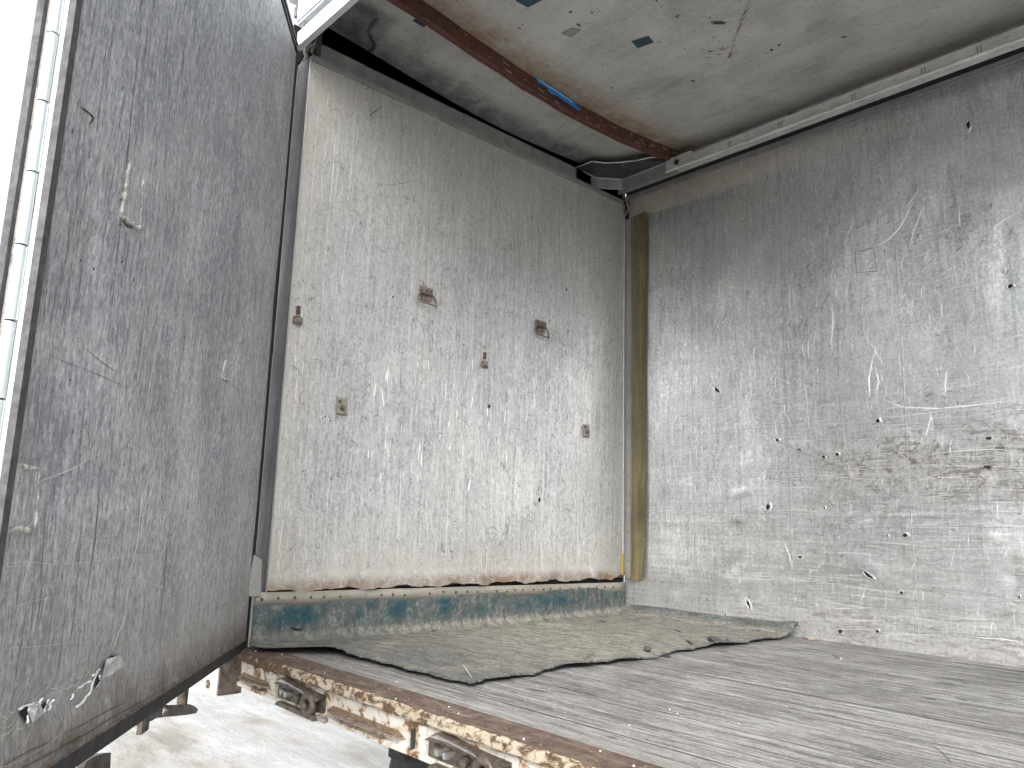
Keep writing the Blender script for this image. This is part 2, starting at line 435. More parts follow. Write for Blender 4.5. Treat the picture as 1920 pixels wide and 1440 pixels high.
class Panel(MB):
    """a sheet with a front grid, a thickness, and wear marks laid on its front"""

    def __init__(s, O, U, V, N, us, vs, mat, th=.03, disp=None, edge=None, wob=None):
        super().__init__()
        s.O, s.U, s.V, s.N = (np.array(a, float) for a in (O, U, V, N))
        s.disp = disp or (lambda a, b: np.zeros_like(a))
        s.us, s.vs = us, vs
        s.lift = 0.0
        A, B = np.meshgrid(us, vs, indexing='ij')
        if wob is not None:
            B = wob(A, B)
        P = s.P(A, B, 0.0)
        nu, nv = len(us), len(vs)
        Vv = P.reshape(-1, 3)
        I = np.arange(nu * nv).reshape(nu, nv)
        F = np.stack([I[:-1, :-1], I[1:, :-1], I[1:, 1:], I[:-1, 1:]], -1).reshape(-1, 4)
        if np.dot(np.cross(s.U, s.V), s.N) < 0:
            F = F[:, ::-1]
        s.add(Vv, F, mat, True)
        # rim and back
        ring = list(I[:, 0]) + list(I[-1, 1:]) + list(I[-2::-1, -1]) + list(I[0, -2:0:-1])
        R = Vv[ring]
        n = len(ring)
        rim = [(i, (i + 1) % n, n + (i + 1) % n, n + i) for i in range(n)]
        s.add(np.concatenate([R, R - s.N * th]), rim, edge or mat)
        cs = [s.P(np.array(a), np.array(b), -th) for a, b in ((us[0], vs[0]), (us[-1], vs[0]), (us[-1], vs[-1]), (us[0], vs[-1]))]
        s.add(cs, [(0, 1, 2, 3)], edge or mat)

    def P(s, a, b, h):
        a, b = np.asarray(a, float), np.asarray(b, float)
        d = s.disp(a, b) + h
        return s.O + a[..., None] * s.U + b[..., None] * s.V + d[..., None] * s.N

    def uv(s, px, py):
        p = hit(px, py, s.N, s.N @ s.O) - s.O
        return float(p @ s.U), float(p @ s.V)

    def h(s):
        s.lift = (s.lift + .00037) % .0011
        return .0004 + s.lift + rng.random() * .00005

    def stroke(s, pts, w, mat, taper=True):
        pts = np.array(pts, float)
        n = len(pts)
        t = np.gradient(pts, axis=0)
        t /= np.linalg.norm(t, axis=1)[:, None] + 1e-9
        q = np.stack([-t[:, 1], t[:, 0]], 1)
        k = np.linspace(0, 1, n)
        ww = w * (np.sqrt(np.clip(np.sin(np.pi * (k * .96 + .02)), 0, 1)) if taper else np.ones(n))
        ww = ww * (.75 + .5 * rng.random(n))
        L, R = pts + q * ww[:, None] / 2, pts - q * ww[:, None] / 2
        h = s.h()
        V = np.concatenate([s.P(L[:, 0], L[:, 1], h), s.P(R[:, 0], R[:, 1], h)])
        F = [(i, n + i, n + i + 1, i + 1) for i in range(n - 1)]
        s.add(V, F, mat)

    def scratch(s, u, v, ang, ln, w, mat, curve=.1, n=6, jag=0.0):
        k = np.linspace(-.5, .5, n)
        d = np.array([math.cos(ang), math.sin(ang)])
        q = np.array([-d[1], d[0]])
        b = curve * ln * (1 - 4 * k ** 2)
        p = np.array([u, v]) + k[:, None] * ln * d + (b + jag * ln * rng.normal(size=n))[:, None] * q
        if p[:, 0].min() < s.us[0] + .004 or p[:, 0].max() > s.us[-1] - .004 or p[:, 1].min() < s.vs[0] + .004 or p[:, 1].max() > s.vs[-1] - .004:
            return
        s.stroke(p, w, mat)

    def px_stroke(s, pix, w, mat, taper=True, sub=4):
        w *= .62
        p = np.array([s.uv(*q) for q in pix])
        k = np.arange(len(p))
        kk = np.linspace(0, len(p) - 1, (len(p) - 1) * sub + 1)
        p = np.stack([np.interp(kk, k, p[:, 0]), np.interp(kk, k, p[:, 1])], 1)
        s.stroke(p, w, mat, taper)

    def blob(s, u, v, ru, rv, mat, ang=0.0, n=14, rough=.25, h=None):
        a = np.linspace(0, 2 * np.pi, n, endpoint=False)
        r = 1 + rough * rng.normal(size=n)
        x, y = ru * r * np.cos(a), rv * r * np.sin(a)
        U_ = u + x * math.cos(ang) - y * math.sin(ang)
        V_ = v + x * math.sin(ang) + y * math.cos(ang)
        hh = s.h() if h is None else h
        s.add(s.P(U_, V_, hh), [tuple(range(n))] if np.dot(np.cross(s.U, s.V), s.N) > 0 else [tuple(range(n - 1, -1, -1))], mat)

    def hole(s, u, v, r, ang=0.0, el=1.0, rim='s_light'):
        """a punched hole: torn rim bulging out round a dark mouth"""
        n, V, F = 14, [], []
        prof = ((1.7, .0003), (1.25, .002 + r * .08), (1.0, .002 + r * .07), (.85, .001))
        jr = 1 + .16 * rng.normal(size=n)
        for k, (rr, hh) in enumerate(prof):
            for i in range(n):
                a = 2 * math.pi * i / n
                x, y = r * rr * el * math.cos(a) * jr[i], r * rr * math.sin(a) * jr[i]
                V.append(s.P(u + x * math.cos(ang) - y * math.sin(ang), v + x * math.sin(ang) + y * math.cos(ang), hh))
        for k in range(3):
            for i in range(n):
                F.append((k * n + i, k * n + (i + 1) % n, (k + 1) * n + (i + 1) % n, (k + 1) * n + i))
        flip = np.dot(np.cross(s.U, s.V), s.N) < 0
        s.add(V, [f[::-1] for f in F] if flip else F, rim, True)
        s.add(V[3 * n:], [tuple(range(n))[::-1] if flip else tuple(range(n))], 'black')  # flat black disc stands in for the hole's unlit inside

    def scatter(s, n, box, ang, ln, w, mat, curve=.12, seg=6, jag=0.0, dens=None):
        for _ in range(n):
            for _t in range(8):
                u, v = rng.uniform(box[0], box[1]), rng.uniform(box[2], box[3])
                if dens is None or rng.random() < dens(u, v):
                    break
            s.scratch(u, v, rng.normal(*ang), rng.uniform(0, 1) ** 2 * (ln[1] - ln[0]) + ln[0], rng.uniform(*w), mat, rng.normal() * curve, seg, jag)


def thing(name, label, cat, loc=(0, 0, 0), group=None):
    o = bpy.data.objects.new(name, None)
    C.objects.link(o)
    o.location = loc
    o.empty_display_size = .1
    tag(o, label, cat, group)
    return o


def tag(o, label, cat=None, group=None):
    o['label'] = label
    if cat:
        o['category'] = cat
    if group:
        o['group'] = group
    return o


X3, Y3, Z3 = np.eye(3)
ORI = np.zeros(3)
WD, LEN = 2.40, 7.0


def gauss(cx, cy, rx, ry, a, th=0.0):
    def f(u, v):
        x, y = u - cx, v - cy
        p, q = x * math.cos(th) + y * math.sin(th), -x * math.sin(th) + y * math.cos(th)
        return a * np.exp(-(p / rx) ** 2 - (q / ry) ** 2)
    return f


def summed(fs):
    def f(u, v):
        r = np.zeros(np.broadcast(u, v).shape)
        for g in fs:
            r = r + g(u, v)
        return r
    return f


# ------------------------------------------------------------------ ground
b = MB()
n = 60
xs = np.linspace(-60, 60, n)
A, B = np.meshgrid(xs, xs, indexing='ij')
Z = -1.2 + .05 * np.sin(A * .7 + 1) * np.cos(B * .9) + .03 * np.sin(A * 1.9 + B * 1.3)
I = np.arange(n * n).reshape(n, n)
b.add(np.stack([A, B, Z], -1).reshape(-1, 3), np.stack([I[:-1, :-1], I[1:, :-1], I[1:, 1:], I[:-1, 1:]], -1).reshape(-1, 4), 'snow', True)
g = b.build('snow_ground')
g['kind'] = 'structure'
tag(g, 'bright trodden snow with beige tracks beneath the truck')

# ------------------------------------------------------------------ the truck
truck = thing('box_truck', 'box truck with scratched bare metal cargo hold, seen through its open folding side door', 'truck')

# ---- bulkhead lining (x = 0)
dl = [gauss(rng.uniform(.2, 2.2), rng.uniform(.4, 2.4), rng.uniform(.05, .25), rng.uniform(.1, .4), rng.normal() * .004) for _ in range(40)]
bul = [(c, .055 + .02 * rng.random(), .012 + .012 * rng.random()) for c in (.15, .30, .43, .58, .74, .87, 1.02, 1.22, 1.45, 1.66, 1.9, 2.1, 2.3)]


def lin_disp(u, v):
    r = summed(dl)(u, v)
    for c, w_, a in bul:      # the torn bottom edge bellies out between its rivets
        r = r + a * np.exp(-((u - c) / w_) ** 2) * np.clip((.30 - v) / .09, 0, 1) ** 1.6
    return r


def lin_wob(A, B):
    k = np.clip((.30 - B) / .08, 0, 1) ** 2
    e = .006 * np.sin(A * 19) + .004 * np.sin(A * 43 + 1) + .0015 * np.sin(A * 117) - .004 * A / 2.4 + .014 * np.clip((A - 2.26) / .02, 0, 1)
    return B + k * e


lin = Panel(ORI, Y3, Z3, X3, np.linspace(.068, 2.395, 196), np.linspace(.216, 2.635, 204), 'lining', .014, lin_disp, 's_brown', lin_wob)
for c in np.arange(.128, 2.38, .0965):
    z = .3
    while z < 2.55:
        L = rng.uniform(.06, .5)
        if rng.random() < .8 and z + L < 2.6:
            lin.stroke(np.stack([np.full(10, c) + rng.normal(0, .0004, 10), np.linspace(z, z + L, 10)], 1), rng.uniform(.0012, .0026), 's_light' if rng.random() < .7 else 's_bright')
        z += L + rng.uniform(0, .05)
BX = (.09, 2.38, .3, 2.6)
V90 = math.pi / 2
lin.scatter(1300, BX, (V90, .07), (.015, .16), (.0007, .0018), 's_bright', .04, dens=lambda u, v: .25 + .75 * math.exp(-((v - 1.0) / .7) ** 2))
lin.scatter(800, BX, (V90, .12), (.01, .14), (.0007, .0020), 's_light', .06)
lin.scatter(900, BX, (V90, .7), (.010, .09), (.0008, .0020), 's_mid', .12, 7, .02)
lin.scatter(420, BX, (.8, 1.2), (.008, .08), (.0007, .0015), 's_dark', .18, 7, .02)
lin.scatter(90, BX, (2.4, .35), (.012, .05), (.002, .005), 's_mid', .12)
lin.scatter(40, BX, (2.5, .4), (.010, .035), (.002, .004), 's_dark', .12)
lin.scatter(40, (.5, 1.6, .7, 1.35), (V90, .08), (.03, .10), (.003, .008), 's_bright', .03)
lin.scatter(420, (.09, 2.38, .3, .9), (V90, 1.5), (.01, .05), (.0006, .0012), 's_dark', .25, 7, .03)
for px, r in (((1062, 543), .008), ((917, 762), .010), ((1012, 937), .011), ((737, 556), .006), ((604, 783), .004), ((609, 781), .004), ((617, 789), .004)):
    u, v = lin.uv(*px)
    lin.hole(u, v, r, 1.2, 1.3, 'lining')
for px, ru, rv in (((955, 462), .055, .022), ((800, 590), .02, .05), ((1140, 488), .03, .012), ((705, 470), .01, .07), ((940, 458), .02, .03)):
    u, v = lin.uv(*px)
    for _ in range(10):
        lin.scratch(u + rng.normal() * ru, v + rng.normal() * rv, rng.normal(1.9, .4), rng.uniform(.015, .05), rng.uniform(.001, .003), 's_mid', .05, 7, .05)
for px in ((797, 548), (1012, 609), (564, 578), (911, 662), (640, 760), (1097, 808)):      # beige grime round each fitting
    u, v = lin.uv(*px)
    for _ in range(16):
        lin.scratch(u + rng.normal() * .03, v + rng.normal() * .035, rng.normal(1.6, .8), rng.uniform(.01, .04), rng.uniform(.001, .003), 's_brown', .2)
lin.px_stroke([(690, 220), (697, 213), (706, 208), (716, 200)], .006, 's_dark')
lin.px_stroke([(654, 219), (663, 212)], .003, 's_dark')
lin.px_stroke([(700, 345), (730, 347), (760, 343), (785, 337)], .004, 's_mid')
lin.px_stroke([(776, 230), (781, 290), (796, 332), (805, 342)], .003, 's_light')
lin.px_stroke([(790, 318), (800, 336)], .007, 's_light')
lin.px_stroke([(1059, 352), (1059, 385)], .005, 's_dark')
for _ in range(240):      # frayed fibres along the torn edge
    lin.scratch(rng.uniform(.09, 2.37), .225 + abs(rng.normal()) * .02, rng.normal(.4, .9), rng.uniform(.008, .03), rng.uniform(.0006, .0016), ['s_brown', 's_dark', 's_light'][rng.integers(3)], .3)
bulkhead = lin.build('bulkhead', truck)
tag(bulkhead, 'grey ribbed bulkhead lining with a torn brown bottom edge')


def lift_ring(px, tilt):
    u, v = lin.uv(*px)
    b = MB()
    fr = (np.array([.004, u, v]), Y3, Z3, X3)
    b.box(-.042, .042, -.004, .036, 0, .006, 'brown_iron', fr)
    b.box(-.030, .034, -.032, -.004, 0, .005, 'brown_iron', fr)
    for k in (-.026, .0, .026):
        b.tube([fr[0] + Y3 * k + Z3 * .018 + X3 * .005, fr[0] + Y3 * k + Z3 * .018 + X3 * .010], .005, 'iron', 8)
    b.tube([fr[0] + Y3 * a + Z3 * -.002 + X3 * .010 for a in (-.036, .036)], .006, 'iron', 8)
    pts = []
    loop = [(-.036, -.002), (-.052, -.014), (-.062, -.032), (-.062, -.042), (-.052, -.050), (0, -.055), (.046, -.060), (.056, -.054), (.056, -.044), (.048, -.016), (.036, -.002)]
    for a, c in loop:
        pts.append(fr[0] + Y3 * a + Z3 * (c * math.cos(tilt)) + X3 * (.012 - c * math.sin(tilt)))
    b.tube(pts, .0048, 'brown_iron', 8)
    return b.build('lashing_ring', bulkhead)


tag(lift_ring((797, 552), .25), 'rusty wire lashing ring nearer the doorway')
tag(lift_ring((1012, 613), .12), 'rusty wire lashing ring nearer the far wall')


def bracket(px, kind):
    u, v = lin.uv(*px)
    b = MB()
    fr = (np.array([.003, u, v]), Y3, Z3, X3)
    if kind == 'clip':
        b.box(-.008, .008, .022, .058, 0, .006, 'rust', fr)
        b.prism([(-.022, -.022), (.018, -.026), (.020, .004), (.006, .012), (-.020, .008)], fr, 0, .012, 'brown_iron')
        b.tube([fr[0] + X3 * .006, fr[0] + X3 * .024 - Z3 * .01], .009, 'shiny_iron', 8)
        return b.build('latch_clip', bulkhead)
    b.box(-.028, .028, -.040, .038, 0, .004, 'strip', fr)
    b.box(-.026, .022, -.038, -.033, .004, .008, 'brown_iron', fr)
    b.tube([fr[0] + Z3 * -.004 + X3 * .004, fr[0] + Z3 * -.006 + X3 * .022], [.014, .009], 'brown_iron', 10)
    b.tube([fr[0] + Y3 * -.014 + Z3 * .022 + X3 * .004, fr[0] + Y3 * -.014 + Z3 * .022 + X3 * .010], .007, 'iron', 8)
    return b.build('catch_plate', bulkhead)


bracket((557, 598), 'clip')
bracket((907, 681), 'clip')
bracket((640, 762), 'plate')
bracket((1098, 808), 'plate')

# riveted strip under the lining, with its screw heads
b = MB()
z0, z1 = lambda y: .161 - .011 * y, lambda y: .213 - .0105 * y
ys = np.linspace(.022, 2.385, 40)
P0 = [(.012 + .0015 * math.sin(y * 9), y, z0(y)) for y in ys]
P1 = [(.012 + .0015 * math.sin(y * 9), y, z1(y)) for y in ys]
nn = len(ys)
back0, back1 = [(p[0] - .008, p[1], p[2]) for p in P0], [(p[0] - .008, p[1], p[2]) for p in P1]
b.add(P0 + P1 + back0 + back1, [(i, i + 1, nn + i + 1, nn + i) for i in range(nn - 1)] + [(2 * nn + i, 2 * nn + i + 1, i + 1, i) for i in range(nn - 1)] +
      [(nn + i, nn + i + 1, 3 * nn + i + 1, 3 * nn + i) for i in range(nn - 1)] + [(0, nn, 3 * nn, 2 * nn), (nn - 1, 3 * nn - 1, 4 * nn - 1, 2 * nn - 1)], 'strip', True)
y = .045
while y < 2.37:
    zc = (z0(y) + z1(y)) / 2 + rng.normal() * .002
    xx = .0125 + .0015 * math.sin(y * 9)
    b.tube([(xx, y, zc), (xx + .0025, y, zc)], .0055 + rng.random() * .002, 'iron' if rng.random() < .85 else 'shiny_iron', 8)
    y += rng.uniform(.055, .085)
tag(b.build('screw_strip', bulkhead), 'dusty metal strip with a row of dark screw heads')

b = MB()      # black block stands in for the dark cavity behind the torn lining
b.box(-.05, -.022, .072, 2.4, -.02, 2.64, 'black')
b.box(-.116, -.052, .075, 2.42, 2.655, 2.94, 'dark_sheet')  # added sheet, coloured like shaded ceiling, fills the gap over the channel
b.build('dark_gap_backing', bulkhead)

b = MB()      # corner angle between lining and doorway, with a bent lower flap
b.add([(-.001, .066, .2), (-.03, .050, .2), (-.052, .034, .2), (-.001, .066, 2.632), (-.03, .050, 2.632), (-.052, .034, 2.60)], [(0, 1, 4, 3), (1, 2, 5, 4)], 'post')
b.add([(-.001, .066, .2), (.004, .071, .2), (.004, .071, 2.638), (-.001, .066, 2.632)], [(0, 3, 2, 1)], 'dull_steel')
b.box(-.12, -.053, -.010, .033, -.03, 2.64, 'black')
q = [hit(*p, X3, .02) for p in ((476, 1040), (491, 1050), (489, 1118), (464, 1118))]
b.add(q + [p - X3 * .004 for p in q], [(3, 2, 1, 0), (4, 5, 6, 7), (0, 1, 5, 4), (1, 2, 6, 5), (2, 3, 7, 6), (3, 0, 4, 7)], 'dull_steel')
q2 = [hit(*p, X3, .008) for p in ((491, 1045), (497, 1060), (492, 1122), (486, 1118))]
b.add(q2 + [p - X3 * .004 for p in q2], [(3, 2, 1, 0), (4, 5, 6, 7), (0, 1, 5, 4), (1, 2, 6, 5), (2, 3, 7, 6), (3, 0, 4, 7)], 'post')
tag(b.build('corner_angle', bulkhead), 'angle trim painted shade-dark beside the door gap, bent at its foot')

b = MB()      # lip on top of the lining and the grey channel above it
b.box(-.014, .010, .075, 2.36, 2.622, 2.650, 'dull_steel')
b.box(-.032, -.014, .075, 2.36, 2.636, 2.654, 'dull_steel')
b.box(-.046, -.034, .10, 1.94, 2.64, 2.750, 'dull_steel')
b.box(-.034, -.028, .335, .352, 2.655, 2.725, 'iron')
b.box(-.030, -.022, .12, .37, 2.655, 2.745, 'dull_steel')
b.box(-.030, -.012, .10, .125, 2.655, 2.80, 'post')
tag(b.build('top_channel', bulkhead), 'grey steel channel along the top of the bulkhead')

b = MB()      # thin trim and yellow scrap at the far edge of the lining
b.box(.0005, .004, 2.372, 2.376, .23, 2.53, 's_light')
b.box(.001, .005, 2.377, 2.380, .23, 2.53, 'iron')
b.build('edge_trim', bulkhead)
b = MB()
b.box(.006, .008, 2.352, 2.370, .235, .36, 'yellow')
tag(b.build('tape_scrap', bulkhead), 'frayed yellow tape scrap at the foot of the lining')

# ---- far wall (y = 2.4)
us = np.concatenate([np.linspace(.0, 2.7, 226), np.linspace(2.8, LEN, 15)])
dw = [gauss(rng.uniform(.1, 3), rng.uniform(.2, 2.5), rng.uniform(.08, .3), rng.uniform(.08, .35), rng.normal() * .0035) for _ in range(60)]
dw += [gauss(.75, 1.20, .06, .26, .005, .9), gauss(1.18, .95, .28, .05, .006, -.36), gauss(.98, .60, .04, .08, .006, .3), gauss(1.48, .36, .10, .04, .007, -.5),
       gauss(.84, .16, .03, .06, -.005, .4), gauss(2.05, 2.43, .03, .09, -.006, .1), gauss(2.15, 1.75, .03, .16, -.002, -.1)]
dw += [gauss(rng.uniform(.3, 2.6), rng.uniform(.1, 1.2), rng.uniform(.016, .05), rng.uniform(.016, .06), rng.normal() * .0028, rng.uniform(0, 3)) for _ in range(70)]
wal = Panel(np.array([0, WD, 0]), X3, Z3, -Y3, us, np.linspace(.0, 2.70, 226), 'wall', .05, summed(dw))
WX = (.18, 2.66, .05, 2.6)
dens_c = lambda u, v: .15 + .85 * math.exp(-((u - 1.45) / .55) ** 2 - ((v - 1.45) / .5) ** 2)
wal.scatter(1100, WX, (1.45, .16), (.012, .12), (.0007, .0018), 's_bright', .06, dens=dens_c)
wal.scatter(60, (.8, 2.0, .9, 2.0), (1.5, .12), (.03, .13), (.002, .0048), 's_bright', .05, jag=.01, dens=dens_c)
wal.scatter(500, WX, (1.4, .5), (.02, .20), (.0008, .0018), 's_light', .12)
wal.scatter(500, (.3, 2.66, .05, 1.3), (.0, .06), (.03, .5), (.0008, .0022), 's_light', .02)
wal.scatter(260, (.9, 2.66, .05, 1.1), (.0, .05), (.03, .5), (.0008, .0022), 's_mid', .02)
wal.scatter(200, (1.4, 2.66, .5, 2.4), (.12, .12), (.04, .3), (.0007, .0017), 's_bright', .03)
wal.scatter(160, WX, (.3, 1.2), (.01, .07), (.0008, .0016), 's_mid', .08, 7, .03)
wal.scatter(260, (1.3, 2.66, .2, 1.3), (.1, .7), (.006, .04), (.0008, .0026), 's_mid', .06, 7, .05)
wal.scatter(100, (1.1, 2.66, .1, 1.2), (.2, 1.2), (.006, .03), (.001, .004), 's_dark', .2)
wal.scatter(60, (.3, 2.6, 1.6, 2.5), (1.2, .3), (.02, .07), (.002, .006), 's_mid', .05, 8, .05)
for x in (.50, 1.09, 1.685, 2.28, 2.87):
    ph = rng.random() * 6
    zs = np.linspace(.06, 2.62, 60)
    uu = x + .004 * np.sin(zs * 2 + ph) * .4
    wal.stroke(np.stack([uu, zs], 1), .0022, 's_mid', False)
    wal.stroke(np.stack([uu + .0035, zs], 1), .0016, 's_light', False)
for x, a, c in ((.80, .2, 1.0), (1.38, .5, 1.9), (1.38, .1, .45), (1.97, .3, 1.0), (.30, .3, .9)):
    zs = np.linspace(a, c, 20)
    wal.stroke(np.stack([np.full(20, x), zs], 1), .0018, 's_mid', True)
# marks one can single out
wal.px_stroke([(1712, 380), (1700, 405), (1686, 430), (1668, 448), (1645, 462)], .010, 's_bright')
wal.px_stroke([(1720, 360), (1708, 378), (1700, 392)], .008, 's_bright')
wal.px_stroke([(1608, 405), (1594, 430), (1583, 462)], .005, 's_bright')
wal.px_stroke([(1648, 390), (1640, 430), (1637, 455)], .004, 's_bright')
wal.px_stroke([(1730, 390), (1722, 412), (1712, 440), (1704, 470)], .006, 's_bright')
wal.px_stroke([(1560, 572), (1563, 610), (1559, 645)], .012, 's_bright')
wal.px_stroke([(1534, 600), (1528, 640), (1524, 680)], .010, 's_light')
wal.px_stroke([(1508, 700), (1515, 760), (1517, 805)], .005, 's_bright')
wal.px_stroke([(1622, 628), (1640, 655), (1660, 688)], .007, 's_bright')
wal.px_stroke([(1638, 665), (1630, 710), (1632, 745)], .014, 's_bright')
wal.px_stroke([(1642, 690), (1648, 715), (1644, 735)], .012, 's_bright')
wal.px_stroke([(1482, 525), (1480, 560), (1481, 575)], .007, 's_bright')
wal.px_stroke([(1470, 1015), (1480, 1040), (1487, 1068)], .006, 's_bright')
wal.px_stroke([(1655, 748), (1690, 763), (1760, 766), (1840, 758), (1919, 748)], .006, 's_bright')
wal.px_stroke([(1690, 630), (1760, 620), (1840, 610), (1919, 598)], .005, 's_light')
wal.px_stroke([(1740, 852), (1800, 845), (1860, 842), (1919, 846)], .006, 's_light')
wal.px_stroke([(1730, 862), (1800, 862), (1919, 868)], .004, 's_mid')
wal.px_stroke([(1845, 440), (1880, 415), (1919, 392)], .006, 's_bright')
wal.px_stroke([(1830, 1195), (1880, 1198), (1919, 1204)], .004, 's_bright')
wal.px_stroke([(1490, 370), (1470, 395), (1462, 410)], .004, 's_light')
wal.px_stroke([(1335, 705), (1352, 690), (1372, 682)], .005, 's_light')
wal.px_stroke([(1400, 800), (1440, 815), (1490, 842), (1550, 866), (1580, 878)], .004, 's_mid')
wal.px_stroke([(1405, 806), (1440, 823), (1488, 849)], .003, 's_light')
wal.px_stroke([(1235, 1040), (1243, 1030)], .004, 's_light')
for a_, b_, c_, d_ in ((1604, 472, 1638, 465), (1604, 472, 1606, 512), (1606, 512, 1646, 508), (1638, 465, 1644, 510)):
    wal.px_stroke([(a_, b_), (c_, d_)], .006, 's_mid', False)
for px, r, an, el in (((1345, 732), .014, -.8, 2.6), ((1458, 825), .012, -.3, 1.6), ((1545, 857), .010, -.3, 1.5), ((1570, 852), .011, .2, 1.5), ((1500, 843), .006, -.4, 2.5),
                      ((1646, 789), .013, .2, 1.2), ((1440, 951), .018, 1.4, 1.4), ((1628, 1078), .013, -.65, 2.8), ((1697, 1004), .013, .1, 1.6), ((1402, 1132), .012, -1.1, 2.8),
                      ((1360, 1152), .009, 0, 1), ((1546, 952), .008, .3, 1.2), ((1894, 537), .012, .2, 1.3), ((1500, 1045), .010, .4, 1.8), ((1853, 822), .010, 0, 2),
                      ((1852, 876), .012, -.3, 2.2), ((1911, 1119), .007, 0, 1), ((1690, 1112), .008, .5, 1.6), ((1575, 1184), .014, 0, 1.3), ((1645, 1184), .010, .5, 1.2), ((1815, 232), .012, 1.5, 2.5), ((1665, 1005), .008, 0, 1)):
    u, v = wal.uv(*px)
    wal.hole(u, v, r * .72, an, el, 'wall')
for px, ru, rv, k in (((1640, 880), .16, .06, 120), ((1830, 890), .22, .09, 160), ((1560, 975), .05, .08, 50), ((1662, 962), .03, .05, 26), ((1850, 445), .04, .03, 22), ((1790, 430), .03, .08, 26), ((1770, 700), .1, .2, 60)):
    u, v = wal.uv(*px)
    for _ in range(k):
        wal.scratch(u + rng.normal() * ru, v + rng.normal() * rv, rng.normal(.15, .5), rng.uniform(.006, .035), rng.uniform(.0008, .0028), ['s_mid', 's_brown', 's_mid', 's_dark'][rng.integers(4)], .05, 7, .06)
wall = wal.build('cargo_wall', truck)
tag(wall, 'scratched and punctured aluminium wall opposite the doorway')

b = MB()      # olive strip hanging in the corner: wavy at its foot
zs = np.linspace(.200, 2.53, 90)
fl = np.clip((.62 - zs) / .42, 0, 1)
xl = .062 + .004 * fl + .0008 * np.sin(zs * 21)
xr = .165 - .024 * fl ** 2 + .014 * np.clip((zs - 1.6) / .9, 0, 1) + .003 * np.sin(zs * 9) * (fl + .2)
yo = WD - .020 - .012 * fl ** 2
cols = []
for k in np.linspace(0, 1, 7):
    cols.append(np.stack([xl + (xr - xl) * k, yo - .006 * fl * math.sin(k * 5 + .5) - .002 * np.sin(zs * 14 + k * 4), zs + .012 * k * (zs < .21)], 1))
cols = np.array(cols)
nk, nz = cols.shape[:2]
I = np.arange(nk * nz).reshape(nk, nz)
F = np.stack([I[:-1, :-1], I[1:, :-1], I[1:, 1:], I[:-1, 1:]], -1).reshape(-1, 4)
b.add(cols.reshape(-1, 3), F, 'olive', True)
b.add(cols.reshape(-1, 3) + np.array([0, .003, 0]), F[:, ::-1], 'olive', True)
e = np.concatenate([cols[-1], cols[-1] + np.array([0, .003, 0])])
b.add(e, [(i, i + 1, nz + i + 1, nz + i) for i in range(nz - 1)], 's_brown')
tag(b.build('sealing_strip', wall), 'olive brown sealing strip peeling away at its foot')

b = MB()      # riveted angle between bulkhead and wall
b.box(.004, .060, WD - .006, WD - .003, .215, 2.53, 'angle')if False else b.box(.004, .060, WD - .0075, WD - .002, .215, 2.53, 'dull_steel')
b.box(.046, .0475, WD - .009, WD - .0075, .215, 2.53, 'post')
for z in np.arange(.32, 2.5, .17):
    b.tube([(.028, WD - .0075, z), (.028, WD - .010, z)], .004, 'iron', 8)
b.build('riveted_angle', wall)

b = MB()      # wall rail under the roof
b.box(.50, LEN, 2.287, 2.395, 2.692, 2.762, 'bright_steel')
b.box(.50, LEN, 2.262, 2.300, 2.668, 2.690, 'bright_steel')
b.box(.03, .50, 2.275, 2.300, 2.664, 2.686, 'dull_steel')
b.tube([(.42, 2.264, 2.686), (LEN, 2.260, 2.686)], .009, 'bright_steel', 10)
b.box(.03, LEN, 2.301, 2.389, 2.690, 2.70, 'black')  # black strip drawn in for the shadowed gap under the rail
b.box(.03, LEN, 2.384, 2.390, 2.672, 2.690, 'dull_steel')
b.box(.03, LEN, 2.389, 2.393, 2.656, 2.670, 'dull_steel')
b.box(.42, .60, 2.262, 2.286, 2.690, 2.765, 'bright_steel')
b.tube([(.50, 2.262, 2.722), (.50, 2.254, 2.722)], .017, 'rubber', 10)
b.tube([(.44, 2.260, 2.690), (.47, 2.256, 2.684), (.50, 2.258, 2.690)], .007, 'bright_steel', 6)
for x in np.arange(.9, 2.7, .33):
    xx = x + rng.normal() * .08
    for d in (0, .015):
        b.box(xx + d, xx + d + .005, 2.2855, 2.287, 2.70, 2.745, 's_mid')
tag(b.build('wall_rail', wall), 'dented bare metal rail along the top of the wall')

b = MB()      # crumpled gusset plate filling the roof corner
zt = 2.76
A_, B_, C_, D_ = (-.06, 1.90), (-.05, 2.150), (.057, 2.287), (.48, 2.284)
top = [np.array([p[0], p[1], zt]) for p in (A_, B_, C_, D_)]
bot = [np.array([p[0], p[1], z]) for p, z in ((A_, 2.672), (B_, 2.690), (C_, 2.690), (D_, 2.690))]
for i in range(3):
    nrm = np.array([.006, -.006, 0])
    b.add([top[i], top[i + 1], bot[i + 1], bot[i]] + [p + np.array([-.004, .004, 0]) for p in (top[i], top[i + 1], bot[i + 1], bot[i])],
          [(0, 1, 2, 3), (7, 6, 5, 4), (0, 4, 5, 1), (2, 6, 7, 3)], 'gusset' if 'gusset' in M else 'dull_steel')
edge = [hit(px, py, Z3, zt + .004) for px, py in ((1068, 318), (1085, 313), (1110, 303), (1135, 306), (1165, 305), (1195, 301), (1222, 295), (1236, 296), (1258, 302))]
pl = [p for p in edge] + [np.array([D_[0], D_[1], zt + .004]), np.array([C_[0], C_[1], zt + .004]), np.array([B_[0], B_[1], zt + .004])]
b.add(pl, [tuple(range(len(pl)))], 'post')
b.add([p + Z3 * .004 for p in pl], [tuple(range(len(pl)))[::-1]], 'post')
b.tube([p + Z3 * .002 for p in edge], .0045, 'bright_steel', 6)
for i in range(3):
    b.tube([top[i], top[i + 1]], .004, 'bright_steel', 6)
b.tube([bot[1], bot[2]], .003, 'bright_steel', 6)
